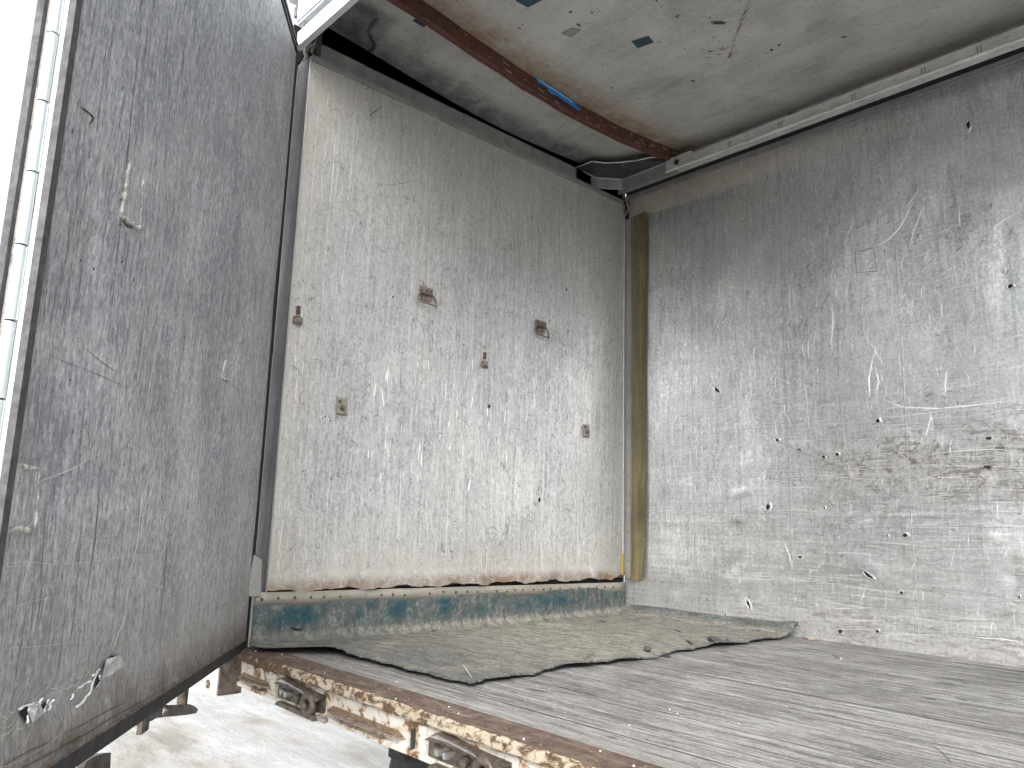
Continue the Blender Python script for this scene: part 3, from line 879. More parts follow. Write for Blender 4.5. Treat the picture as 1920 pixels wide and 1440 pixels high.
b.build('corner_gusset', wall)

b = MB()      # twisted bits of wire where rail and bulkhead meet
p0 = hit(1173, 372, X3, .03)
b.tube([hit(1170, 365, X3, .03), p0, hit(1177, 388, X3, .03), hit(1176, 400, X3, .03)], .006, 'brown_iron', 8)
b.tube([hit(1179, 366, X3, .05), hit(1175, 378, X3, .05), hit(1179, 392, X3, .05), hit(1173, 404, X3, .05)], .005, 'dull_steel', 8)
b.box(-.03, .02, 2.385, 2.42, 2.53, 2.66, 'black')
b.build('wire_end', wall)

# ---- floor (z = 0)
us = np.concatenate([np.linspace(.0, 3.2, 160), np.linspace(3.4, LEN, 12)])
flo = Panel(ORI, X3, Y3, Z3, us, np.linspace(.06, WD, 120), 'floor', .05)
for y in np.arange(.20, 2.39, .298):
    flo.stroke(np.stack([np.linspace(.02, 3.3, 60), np.full(60, y) + rng.normal(0, .0006, 60)], 1), .0038, 's_dark', False)
    flo.stroke(np.stack([np.linspace(.02, 3.3, 60), np.full(60, y + .006)], 1), .002, 's_light', False)
for y in (.105, .118, .30, .36, .62, .70, .91, 1.02):
    flo.stroke(np.stack([np.linspace(.3, 3.3, 60), np.full(60, y) + rng.normal(0, .0012, 60)], 1), .0022, 's_light', True)
flo.scatter(260, (.4, 3.2, .08, 2.38), (.0, .03), (.05, .4), (.0008, .002), 's_light', .01, 8)
flo.scatter(420, (.4, 3.2, .08, 2.38), (.0, .03), (.06, .6), (.001, .004), 's_mid', .01, 8)
flo.scatter(160, (.4, 3.2, .08, 2.38), (.0, .05), (.03, .25), (.004, .014), 's_mid', .01, 8, .004)
flo.scatter(60, (1.2, 3.2, .08, 2.3), (.0, .06), (.02, .12), (.003, .008), 's_dark', .02, 8, .01)
for px in ((1705, 1296), (1728, 1298), (1570, 1296), (1590, 1298), (1535, 1302), (1810, 1310), (1832, 1312), (1872, 1306), (1500, 1278), (1540, 1300), (1640, 1280), (1890, 1309), (1570, 1266)):
    u, v = flo.uv(*px)
    flo.blob(u, v, rng.uniform(.022, .034), rng.uniform(.03, .05), 's_mid', .2, 10, .12)
flo.px_stroke([(1740, 1395), (1765, 1410), (1785, 1432)], .005, 's_dark')
floor = flo.build('cargo_floor', truck)
tag(floor, 'streaked grey plank floor with faint boot and tyre marks')

# ---- roof
_cz = np.polyfit([0, .36, .72, 1.2, 1.5, 2.03, 2.4], [2.876, 2.852, 2.821, 2.783, 2.782, 2.812, 2.850], 4)


def ceil_z(y):
    return float(np.polyval(_cz, min(max(y, 0), 2.4)))


us = np.concatenate([np.linspace(-.11, 2.4, 170), np.linspace(2.6, LEN, 12)])
cd = [gauss(rng.uniform(0, 2.4), rng.uniform(.1, 2.3), rng.uniform(.1, .3), rng.uniform(.1, .3), rng.normal() * .004) for _ in range(30)]
roo = Panel(np.array([0, 0, 2.862]), X3, Y3, -Z3, us, np.linspace(.02, WD, 110), 'roof', .05,
            lambda u, v: 2.862 - np.polyval(_cz, np.clip(v, 0, 2.4)) + summed(cd)(u, v))
RX = (.05, 2.4, .1, 2.35)
roo.scatter(220, RX, (.5, .7), (.015, .09), (.0012, .0035), 's_mid', .25, 6, .03)
roo.scatter(90, RX, (.5, .8), (.008, .035), (.002, .005), 's_mid', .2, 6, .08)
roo.scatter(40, (.5, 1.6, .3, 1.6), (.3, .9), (.006, .022), (.004, .010), 's_dark', .2)
roo.scatter(120, (-.08, .20, .3, 2.3), (1.4, .3), (.02, .10), (.002, .006), 's_mid', .15, dens=lambda u, v: math.exp(-max(u - .02, 0) / .09))  # grey strokes thicken the painted dark tone along the bulkhead


def cz_uv(px, py):
    p = hit(px, py, Z3, 2.80)
    for _ in range(6):
        p = hit(px, py, Z3, ceil_z(p[1]))
    return p[0], p[1]


def roof_px(pix, w, mat):
    p = np.array([cz_uv(*q) for q in pix])
    roo.stroke(p, w, mat)


for _ in range(46):
    k = rng.random()
    u, v = cz_uv(1398 - 32 * k + rng.normal() * 1.6, 15 + 92 * k)
    roo.scratch(u, v, rng.normal(-.15, .25), rng.uniform(.012, .045), rng.uniform(.0012, .0035), 's_brown', .1, 6, .05)
for _ in range(14):
    u, v = cz_uv(1345 + rng.normal() * 16, 95 + rng.normal() * 9)
    roo.scratch(u, v, rng.normal(.6, .6), rng.uniform(.01, .05), rng.uniform(.002, .006), 's_brown', .2)
u, v = cz_uv(1348, 44)
roo.blob(u, v, .035, .012, 's_dark', .9)
for px in ((1447, 93), (1462, 84), (1300, 151), (1582, 68), (1070, 20), (1085, 45), (1270, 30)):
    u, v = cz_uv(*px)
    roo.blob(u, v, .012, .007, 's_dark', rng.uniform(0, 3), 9, .3)
roof_px([(745, 0), (700, 40), (690, 58), (702, 84), (698, 92), (684, 103), (686, 118)], .022, 's_dark')  # wavy border of the painted dark corner
for _ in range(170):      # rust that has bled on to the sheet beside the bow
    v = rng.uniform(.25, 2.3)
    roo.scratch(.47 + abs(rng.normal()) * .06 + .05 * math.exp(-((v - 1.1) / .5) ** 2), v, V90 + rng.normal() * .12, rng.uniform(.02, .10), rng.uniform(.0010, .0022), 's_brown', .02, 6, .01)
roof = roo.build('cargo_roof', truck)
tag(roof, 'grimy sagging roof sheet stained beside its rusty bow')

b = MB()      # rusty roof bow
ys = np.linspace(.02, 2.36, 40)
prof = [(.452, 0.004), (.452, -.074), (.446, -.080), (.420, -.080), (.414, -.074), (.414, .004)]
V, F = [], []
for y in ys:
    for x, dz in prof:
        V.append((x + .002 * math.sin(y * 17), y, ceil_z(y) + dz + .002 * math.sin(y * 23 + x * 90)))
k = len(prof)
for i in range(len(ys) - 1):
    for j in range(k):
        F.append((i * k + j, i * k + (j + 1) % k, (i + 1) * k + (j + 1) % k, (i + 1) * k + j))
b.add(V, F, 'rust')
b.add(V[:k], [tuple(range(k))], 'rust')
b.add(V[-k:], [tuple(range(k))[::-1]], 'rust')
for i in range(90):      # bare nicks on the bow's side
    y = rng.uniform(.4, 2.3) if i < 60 else rng.uniform(1.7, 2.33)
    z = ceil_z(y) - rng.uniform(.012, .07)
    L = rng.uniform(.004, .05)
    dz = ceil_z(y + L) - ceil_z(y)
    hh = .4545 + .0003 * (i % 5)
    b.add([(hh, y, z), (hh, y + L, z + dz), (hh, y + L, z + dz + .0018), (hh, y, z + .0018)], [(0, 1, 2, 3)], 's_brown' if rng.random() < .6 else 's_light')
tag(b.build('roof_bow', roof), 'rusty brown roof bow crossing the ceiling')


def tape(pix, mat, lab):
    P = [cz_uv(*q) for q in pix]
    b = MB()
    top = []
    for u, v in P:
        top.append(roo.P(np.array(u), np.array(v), .004))
    nP = len(P)
    b.add(top + [p + Z3 * .0015 for p in top], [tuple(range(nP)), tuple(range(2 * nP - 1, nP - 1, -1))] + [(i, (i + 1) % nP, nP + (i + 1) % nP, nP + i) for i in range(nP)], mat)
    tag(b.build('tape_patch', roof), lab)


tape([(773, 38), (790, 30), (804, 41), (795, 51)], 'tape_navy', 'navy tape square touching the rusty bow')
tape([(966, 0), (990, 12), (1020, -4), (990, -14)], 'tape_teal', 'teal tape square nearest the roof rail')
tape([(1184, 77), (1216, 67), (1226, 79), (1196, 90)], 'tape_teal', 'teal tape rectangle alone on the clean roof sheet')
tape([(1052, 61), (1072, 50), (1090, 55), (1070, 69)], 'tape_grey', 'faded grey tape square')

# ---- roof rail over the doorway
b = MB()
b.box(-.01, LEN, .000, .022, 2.652, 2.738, 'white')
b.box(-.01, LEN, -.006, .000, 2.652, 2.660, 'white')
b.box(-.01, LEN, .030, .075, 2.738, 2.774, 'dull_steel')
b.box(-.01, LEN, -.004, .075, 2.774, 2.786, 'white')
b.box(-.01, LEN, -.010, .075, 2.788, 3.02, 'white')
for x in np.arange(.08, 2.5, .10):
    b.tube([(x, -.010, 2.815), (x, -.014, 2.815)], .006, 'white_dirty', 8)
b.tube([(.03, .012, 2.745), (.03, .004, 2.755), (.045, .004, 2.765)], .006, 'dull_steel', 6)
b.box(-.01, LEN, -.01, 2.45, 3.02, 3.04, 'white')
b.box(-.12, -.01, -.01, 2.45, 2.95, 3.04, 'white')
tag(b.build('roof_rail', truck), 'white painted roof rail above the doorway')

b = MB()      # crumpled hardware in the dark top corner over the door gap
q = [hit(px, py, X3, -.03) for px, py in ((577, 84), (574, 92), (572, 100), (576, 107), (570, 114))]
b.tube(q, [.012, .016, .010, .012, .008], 'dull_steel', 8)
q = [hit(px, py, X3, -.02) for px, py in ((583, 82), (587, 92), (583, 100))]
b.tube(q, [.010, .012, .008], 'brown_iron', 8)
b.box(-.13, -.05, .0, .11, 2.62, 2.80, 'black')
b.build('corner_bracket', truck)
b = MB()
b.box(-.06, .012, -.055, .0, -.06, .012, 'rubber')  # added block that covers a light leak at the hinge corner
b.build('leak_plug', truck)

# ---- outer shell that closes the box and stops light leaking in
b = MB()
b.box(-.12, -.052, .062, 2.45, -.12, 2.95, 'white_dirty')
b.box(-.05, LEN, 2.455, 2.47, -.12, 2.95, 'white_dirty')
b.box(LEN, LEN + .05, .0, 2.47, -.12, 3.04, 'dull_steel')
b.box(-.05, LEN, .12, 2.45, -.11, -.055, 'dull_steel')
b.build('outer_shell', truck)

# ---- sill rail under the doorway
b = MB()
prof = [(.060, -.002), (.060, .004), (.050, .004), (-.046, -.001), (-.054, -.006), (-.055, -.030), (-.050, -.037), (-.038, -.040), (-.036, -.112), (-.050, -.118), (-.050, -.130), (.02, -.130), (.06, -.10)]
seg = ['sill_top'] * 3 + ['sill_lip'] * 4 + ['sill_web'] * 5 + ['dull_steel']
xs = np.concatenate([np.linspace(.0, 3.4, 150), [LEN]])
k = len(prof)
V = []
for x in xs:
    for i, (y, z) in enumerate(prof):
        jy = .0015 * math.sin(x * 31 + i) + .001 * math.sin(x * 77 + i * 2)
        V.append((x, y + jy * (i in (3, 4, 5, 6)), z + .0012 * math.sin(x * 53 + i * 1.7) * (i in (3, 4, 5, 6))))
for j in range(k - 1):
    F = [(i * k + j, i * k + j + 1, (i + 1) * k + j + 1, (i + 1) * k + j) for i in range(len(xs) - 1)]
    b.add(V, [f[::-1] for f in F], seg[j], False)
b.add(V[:k], [tuple(range(k))], 'iron')
for x in (1.24, .335, 2.15):      # welded stiffeners on the web
    b.box(x, x + .035, -.046, -.037, -.114, -.042, 'sill_web')
b.box(1.205, 1.215, -.047, -.037, -.11, -.06, 'rubber')
for _ in range(70):      # grit and paint flakes lying on the rail
    x, y = rng.uniform(.1, 2.2), rng.uniform(-.045, .055)
    r = rng.uniform(.0008, .0020)
    b.box(x - r, x + r, y - r, y + r, .001, .005 + r * .6, ['s_light', 's_brown', 's_brown', 's_mid', 's_mid', 's_dark'][rng.integers(6)])
sill = b.build('sill_rail', truck)
tag(sill, 'rust eaten cream and white sill rail under the doorway')


def pocket(x0, x1, lab):
    """half-moon steel tongue bent out of the rail"""
    b = MB()
    nP = 16
    out = [(x0, 0)] + [(x0 + (x1 - x0) * i / nP, .034 * math.sin(math.pi * i / nP) ** .6) for i in range(1, nP)] + [(x1, 0)]
    fr = (np.array([0, -.036, -.094]), X3, -Y3, -Z3)
    b.prism(out, fr, 0, .005, 'brown_iron')
    fr = (np.array([0, -.0365, -.075]), X3, Z3, -Y3)
    b.prism([(x0 + .01, -.018), (x1 - .01, -.018), (x1 - .04, -.006), (x0 + .04, -.004)], fr, 0, .001, 's_brown')
    tag(b.build('bent_tongue', sill), lab)


pocket(.04, .32, 'brown steel tongue close to the door hinge')
pocket(.72, 1.17, 'long rusty tongue between the two lock keepers')


def keeper(x0, lab):
    b = MB()
    yf = -.037
    fr = (np.array([x0, yf, -.085]), X3, Z3, -Y3)
    b.prism([(0, -.03), (.05, -.045), (.30, -.045), (.33, -.02), (.33, .028), (.05, .038), (.0, .012)], fr, 0, .006, 'iron')
    b.prism([(.01, .018), (.10, .026), (.20, .018), (.31, .008), (.335, .022), (.20, .036), (.06, .046)], fr, .004, .030, 'iron')           # hood
    b.prism([(.03, .030), (.12, .034), (.24, .022), (.22, .030), (.07, .042)], fr, .030, .033, 'shiny_iron')
    b.prism([(.03, -.048), (.31, -.052), (.30, -.036), (.05, -.034)], fr, .004, .032, 'iron')       # lower jaw
    for xx in (.06, .10):
        b.tube([fr[0] + X3 * xx + Z3 * -.004 - Y3 * .006, fr[0] + X3 * xx + Z3 * -.004 - Y3 * (.020 + xx * .1)], [.013, .010], 'shiny_iron', 6)
    b.tube([fr[0] + X3 * .17 + Z3 * .0 - Y3 * .006, fr[0] + X3 * .175 + Z3 * -.006 - Y3 * .03], .012, 'iron', 8)
    ring = [fr[0] + X3 * (.255 + .032 * math.cos(a)) + Z3 * (-.008 + .028 * math.sin(a)) - Y3 * .022 for a in np.linspace(0, 2 * math.pi, 16, endpoint=False)]
    b.tube(ring, .014, 'iron', 8, True)
    b.tube([fr[0] + X3 * .255 - Z3 * .008 - Y3 * .004, fr[0] + X3 * .255 - Z3 * .008 - Y3 * .010], .026, 'rust', 12)
    for i in range(7):
        b.tube([fr[0] + X3 * (.315 + .008 * i) + Z3 * (-.035 - .004 * (i % 3)) - Y3 * .010, fr[0] + X3 * (.318 + .008 * i) + Z3 * (-.040 - .004 * (i % 2)) - Y3 * .022], .007, 'shiny_iron', 6)
    tag(b.build('lock_keeper', sill), lab)


keeper(.385, 'greasy iron lock keeper near the door hinge')
keeper(1.285, 'greasy iron lock keeper farther along the rail')

b = MB()      # stub block at the end of the sill
b.box(-.115, .045, -.125, -.035, -.165, -.045, 'white_dirty')
b.box(.045, .058, -.120, -.030, -.160, -.025, 'iron')
b.tube([(-.03, -.125, -.13), (-.03, -.131, -.13)], .016, 'iron', 12)
b.tube([(-.03, -.131, -.13), (-.03, -.134, -.13)], .008, 'shiny_iron', 6)
b.box(-.05, .05, -.05, -.0, -.05, .0, 'rubber')
tag(b.build('end_block', sill), 'white block with a bolt at the end of the sill')

b = MB()      # round black tank slung below the floor
b.tube([(.30, .62, -.47), (.33, .62, -.47), (.36, .62, -.47), (1.50, .62, -.47)], [.09, .125, .135, .135], 'rubber', 28)
b.tube([(.40, .50, -.30), (.40, .50, -.40)], .05, 'rubber', 18)
b.box(.55, .60, .60, .64, -.34, -.10, 'iron')
tag(b.build('air_tank', truck), 'black cylindrical tank under the sill')

# ---- the folding door
TH = .6441
DD = np.array([math.cos(TH), -math.sin(TH), 0])
DN = np.array([math.sin(TH), math.cos(TH), 0])
DW = 1.940
ddents = [gauss(rng.uniform(.1, 1.9), rng.uniform(.1, 2.5), rng.uniform(.04, .25), rng.uniform(.08, .4), rng.normal() * .004) for _ in range(40)]
ddents += [gauss(1.60, .14, .22, .035, -.014, .15), gauss(1.42, .17, .10, .05, -.016, .5), gauss(1.72, 1.05, .04, .05, -.008)]
dr = Panel(ORI, DD, Z3, DN, np.linspace(.018, DW, 200), np.linspace(.034, 2.615, 200), 'door', .022, summed(ddents))
DX = (.04, 1.92, .08, 2.55)
dr.scatter(1500, DX, (V90, .05), (.02, .22), (.0006, .0014), 's_door', .03)
dr.scatter(900, DX, (V90, .06), (.02, .22), (.0006, .0016), 's_dark', .03, dens=lambda u, v: .35 + .65 * (v > .8))
dr.scatter(120, DX, (V90, .25), (.02, .25), (.0006, .0014), 's_light', .12)
dr.scatter(50, DX, (2.5, .35), (.03, .16), (.0005, .0009), 's_door', .08)
dr.scatter(45, (.3, 1.92, .08, .6), (.05, .15), (.05, .35), (.0006, .0011), 's_door', .03)
dr.scatter(160, DX, (V90, .8), (.004, .012), (.002, .006), 's_dark', .1)
# ruler-straight rivet lines of the hidden frame
for pix in ([(205, 640), (222, 500), (240, 300), (258, 100), (268, 0)], [(160, 1120), (178, 1010), (190, 850)], [(295, 1190), (306, 1100), (316, 960)], [(128, 1240), (140, 1130), (150, 1010)]):
    dr.px_stroke(pix, .0042, 's_dark')
dr.px_stroke([(268, 900), (262, 960), (258, 1010), (250, 1050), (243, 1080), (240, 1095)], .007, 's_bright')
dr.px_stroke([(238, 1145), (228, 1175), (220, 1200), (216, 1222)], .009, 's_bright')
dr.px_stroke([(305, 610), (295, 660), (283, 720), (272, 780), (262, 850)], .007, 's_light')
dr.px_stroke([(75, 905), (110, 890), (150, 870), (185, 850), (200, 838)], .0035, 's_light')
dr.px_stroke([(75, 910), (130, 900), (190, 880)], .0012, 's_door')
dr.px_stroke([(0, 1058), (50, 1052), (90, 1058), (150, 1055), (250, 1042), (300, 1038)], .0014, 's_light')
dr.px_stroke([(160, 648), (200, 685), (220, 698)], .0018, 's_dark')
dr.px_stroke([(90, 660), (170, 695), (240, 728)], .0015, 's_dark')
dr.px_stroke([(280, 810), (330, 800), (370, 803), (400, 795), (418, 780)], .0012, 's_door')
dr.px_stroke([(85, 393), (110, 397), (140, 405), (170, 415), (185, 405)], .0016, 's_light')
dr.px_stroke([(155, 200), (172, 212), (182, 222), (172, 235)], .008, 's_dark')
dr.px_stroke([(370, 30), (365, 55), (362, 80), (365, 105)], .005, 's_dark')
dr.px_stroke([(318, 10), (305, 60), (296, 110), (292, 160), (285, 240)], .004, 's_light')
dr.px_stroke([(445, 50), (438, 110), (430, 180), (420, 260), (416, 330)], .003, 's_light')
for pix in ([(5, 1434), (60, 1405), (105, 1387)], [(120, 1375), (180, 1345), (240, 1315)], [(0, 1460), (80, 1420), (200, 1352), (350, 1268)]):
    dr.px_stroke(pix, .003, 's_dark', True)


def patch(pix, w, raise_):
    """weld-edged repair plate"""
    P = [dr.uv(*q) for q in pix]
    nP = len(P)
    ctr = np.mean(P, axis=0)
    V = [dr.P(np.array(u), np.array(v), .0) for u, v in P] + [dr.P(np.array(ctr[0] + (u - ctr[0]) * .92), np.array(ctr[1] + (v - ctr[1]) * .94), raise_) for u, v in P]
    F = [(i, (i + 1) % nP, nP + (i + 1) % nP, nP + i) for i in range(nP)] + [tuple(range(nP, 2 * nP))]
    dr.add(V, [f[::-1] for f in F] if np.dot(np.cross(dr.U, dr.V), dr.N) * 1 > 1e9 else F, 'door')
    for i in range(nP):
        a, c = np.array(P[i]), np.array(P[(i + 1) % nP])
        L = np.linalg.norm(c - a)
        k = max(3, int(L / .006))
        pts = [dr.P(np.array(a[0] + (c[0] - a[0]) * t + rng.normal() * .0022), np.array(a[1] + (c[1] - a[1]) * t + rng.normal() * .0016), raise_ * .5) for t in np.linspace(0, 1, k)]
        if rng.random() < w[i]:
            dr.tube(pts, [(.0022 + .0036 * rng.random()) for _ in range(k)], 'weld', 6)


patch([(243, 300), (266, 332), (260, 428), (228, 405)], (.5, .7, 1, 1), .005)
patch([(22, 872), (76, 880), (62, 992), (4, 992)], (1, 1, 1, 1), .005)
patch([(422, 678), (436, 684), (430, 714), (416, 708)], (1, 0, 1, 1), .004)
dr.px_stroke([(232, 412), (240, 424), (252, 428)], .010, 's_dark')
dr.px_stroke([(74, 905), (76, 915)], .008, 's_dark')


def tear(pix_hole, pix_flap, bright):
    """torn-open skin: dark gash, bare bent lips"""
    P = [dr.uv(*q) for q in pix_hole]
    h = .0042
    dr.add([dr.P(np.array(u), np.array(v), h) for u, v in P], [tuple(range(len(P)))], 'black')
    for q in bright:
        p = np.array([dr.uv(*a) for a in q])
        kk = np.linspace(0, len(p) - 1, (len(p) - 1) * 4 + 1)
        p = np.stack([np.interp(kk, np.arange(len(p)), p[:, 0]), np.interp(kk, np.arange(len(p)), p[:, 1])], 1)
        pts = [dr.P(np.array(a), np.array(c), .004 + .002 * math.sin(i)) for i, (a, c) in enumerate(p)]
        dr.tube(pts, [.0010 + .0024 * rng.random() for _ in pts], 's_bright', 5)
    if pix_flap:
        F = [dr.uv(*q) for q in pix_flap]
        Hs = [.003 + .010 * (i % 2) for i in range(len(F))]
        dr.add([dr.P(np.array(u), np.array(v), hh) for (u, v), hh in zip(F, Hs)], [tuple(range(len(F)))], 'flap')


tear([(185, 1290), (189, 1272), (194, 1264), (200, 1278), (190, 1292)], [(203, 1272), (199, 1252), (208, 1236), (219, 1229), (230, 1230), (229, 1248), (217, 1266)],
     [[(187, 1290), (199, 1278), (196, 1268)], [(168, 1305), (178, 1288), (186, 1264), (200, 1255)], [(149, 1325), (165, 1310), (175, 1295)], [(178, 1266), (186, 1264)]])
tear([(38, 1338), (44, 1328), (57, 1324), (54, 1340), (50, 1357)], [(55, 1330), (66, 1325), (82, 1320), (80, 1336), (66, 1348), (52, 1356)],
     [[(36, 1330), (48, 1324), (62, 1321), (78, 1317)], [(50, 1356), (54, 1340), (56, 1328)], [(56, 1328), (78, 1322)]])
tear([(84, 1334), (88, 1320), (96, 1312), (95, 1322), (87, 1336)], None, [[(84, 1338), (94, 1324), (97, 1311)], [(78, 1336), (82, 1318), (84, 1308)], [(98, 1332), (104, 1320), (108, 1312)]])
tear([(210, 1238), (214, 1230), (220, 1228), (214, 1236)], None, [[(140, 1312), (145, 1302)], [(150, 1290), (160, 1283), (170, 1277)]])
for _ in range(70):
    px = rng.uniform(10, 215)
    py = 1352 - (px - 10) * .53 + rng.normal() * 12
    u, v = dr.uv(px, py)
    dr.scratch(u, v, rng.normal(2.9, .35), rng.uniform(.02, .07), rng.uniform(.0008, .0022), 's_light', .1)
for _ in range(60):
    u, v = dr.uv(395 + rng.normal() * 22, 1222 + rng.normal() * 12)
    dr.scratch(u, v, rng.normal(V90, .5), rng.uniform(.006, .03), rng.uniform(.001, .003), 's_door', .2)
for _ in range(50):
    u, v = dr.uv(140 + rng.normal() * 14, 1395 + rng.normal() * 10)
    dr.scratch(u, v, rng.normal(V90, .5), rng.uniform(.005, .02), rng.uniform(.001, .003), 's_brown', .2)
door = dr.build('side_door', truck)
tag(door, 'weathered grey inner skin of the open folding door')

dfr = (ORI, DD, Z3, DN)


def dbox(name, parts, lab=None, par=None):
    b = MB()
    for a0, a1, z0, z1, n0, n1, mt in parts:
        b.box(a0, a1, z0, z1, n0, n1, mt, dfr)
    o = b.build(name, par or door)
    if lab:
        tag(o, lab)
    return o


dbox('edge_seal', [(DW, 1.962, .0, 2.66, -.003, .010, 'gasket'), (DW - .003, DW, .03, 2.62, -.001, .0015, 's_light')], 'grey rubber seal along the free edge')
dbox('bottom_seal', [(.012, 1.962, -.004, .031, -.022, .004, 'rubber'), (.012, 1.962, .031, .0345, -.010, .003, 'brown_iron')], 'black rubber seal along the door bottom')
dbox('hinge_seal', [(-.004, .016, .0, 2.63, -.03, -.002, 'rubber')])
dbox('top_seal', [(.016, 1.962, 2.617, 2.634, -.020, .006, 'rubber'), (.016, 1.962, 2.634, 2.652, -.022, -.002, 'pinkstrip'), (.016, 1.962, 2.652, 2.664, -.022, .006, 'rubber')])
dbox('edge_profile', [(DW + .002, 1.958, .0, 2.65, -.0135, -.0035, 'white'), (DW - .03, 1.957, .0, 2.65, -.0225, -.0136, 'white_dirty')])
b = MB()
z = .02
for i in range(19):
    h_ = .1365
    c = DD * 1.962 + DN * -.0235
    b_ = MB()
    b_.tube([c + Z3 * (z + .0018), c + Z3 * (z + h_ - .0018)], .0098, 'knuckle', 16)
    if i % 2 == 0:
        b_.box(1.945, 1.9625, z + .002, z + h_ - .002, -.0137, -.0128, 'knuckle', dfr)
    b_.build('hinge_knuckle', door)
    z += h_
b = MB()
b.tube([DD * 1.962 + DN * -.0235 + Z3 * .02, DD * 1.962 + DN * -.0235 + Z3 * 2.6], .006, 'rubber', 8)
b.build('hinge_pin', door)
dbox('folded_leaf', [(.06, 1.955, .0, 2.65, -.0500, -.0250, 'white_dirty'), (1.955, 1.960, .0, 2.65, -.0395, -.0330, 'pinkstrip'), (1.950, 1.974, .0, 2.66, -.0520, -.0396, 'gasket')],
     'second door leaf folded flat behind, only its edge showing')


def cam_hook(name, pix, hole, off, lab):
    b = MB()
    O_ = DN * off
    P = []
    for q in pix:
        p = hit(*q, DN, off)
        P.append((float(p @ DD), float(p[2])))
    fr = (O_, DD, Z3, DN)
    if hole:
        hp = hit(*hole, DN, off)
        hc = np.array([float(hp @ DD), float(hp[2])])
        # ring the hole with a bridged outline
        ctr = hc
        P = np.array(P)
        nP = 180
        an = np.linspace(0, 2 * np.pi, nP, endpoint=False)
        dens = []
        cum = np.concatenate([P, P[:1]])
        for a in an:      # cast from the hole centre to the outline
            d = np.array([math.cos(a), math.sin(a)])
            best = 1e9
            for i in range(len(P)):
                p0, p1 = cum[i], cum[i + 1]
                e_ = p1 - p0
                den = d[0] * e_[1] - d[1] * e_[0]
                if abs(den) < 1e-12:
                    continue
                w_ = p0 - ctr
                t = (w_[0] * e_[1] - w_[1] * e_[0]) / den
                s_ = (w_[0] * d[1] - w_[1] * d[0]) / den
                if t > 0 and -1e-6 <= s_ <= 1 + 1e-6:
                    best = min(best, t)
            dens.append(ctr + d * best)
        rx, rz = .030, .017
        inn = [ctr + np.array([rx * math.cos(a), rz * math.sin(a)]) for a in an]
        V = []
        for hh in (-.007, .007):
            V += [O_ + DD * p[0] + Z3 * p[1] + DN * hh for p in dens]
            V += [O_ + DD * p[0] + Z3 * p[1] + DN * hh for p in inn]
        F = []
        for i in range(nP):
            j = (i + 1) % nP
            F += [(i, j, nP + j, nP + i), (2 * nP + i, 3 * nP + i, 3 * nP + j, 2 * nP + j), (i, 2 * nP + i, 2 * nP + j, j), (nP + i, nP + j, 3 * nP + j, 3 * nP + i)]
        b.add(V, F, 'cam_iron')
    else:
        b.prism(P, fr, -.008, .008, 'cam_iron')
    tag(b.build(name, door), lab)


cam_hook('lock_cam', [(262, 1345), (300, 1322), (322, 1322), (352, 1320), (366, 1326), (369, 1332), (366, 1337), (350, 1340), (342, 1341), (290, 1346), (272, 1356), (250, 1364)], (306, 1333), -.085, 'dark lock cam with a round hole below the door')
b = MB()
p = hit(341, 1322, DN, -.085)
b.tube([p, p + Z3 * .10], .017, 'iron', 12)
b.build('lock_rod', door)
b = MB()
p = hit(268, 1352, DN, -.075)
b.box(float(p @ DD) - .03, float(p @ DD) + .03, p[2] - .03, p[2] + .10, -.080, -.066, 'iron', dfr)
b.build('rod_guide', door)
cam_hook('lock_cam', [(150, 1440), (156, 1427), (172, 1418), (190, 1412), (202, 1411), (201, 1440), (180, 1462), (150, 1462)], None, -.085, 'blunt dark lock cam near the free edge')

# ------------------------------------------------------------------ loose rubber sheet on the floor
def mat_edge(x):      # its ragged doorway side: y and how far it stands off the floor
    y = np.interp(x, [0, .06, .13, .20, .26, .31, .36, .42, .50, .60, .75, .90, 1.0, 1.1], [.020, -.016, -.022, .008, .07, .135, .178, .190, .203, .215, .220, .228, .236, .25])
    z = np.interp(x, [0, .08, .18, .26, .34, .42, .52, .65, .8, .95, 1.1], [.03, .010, .010, .018, .026, .022, .008, .005, .004, .008, .006])
    return y, z


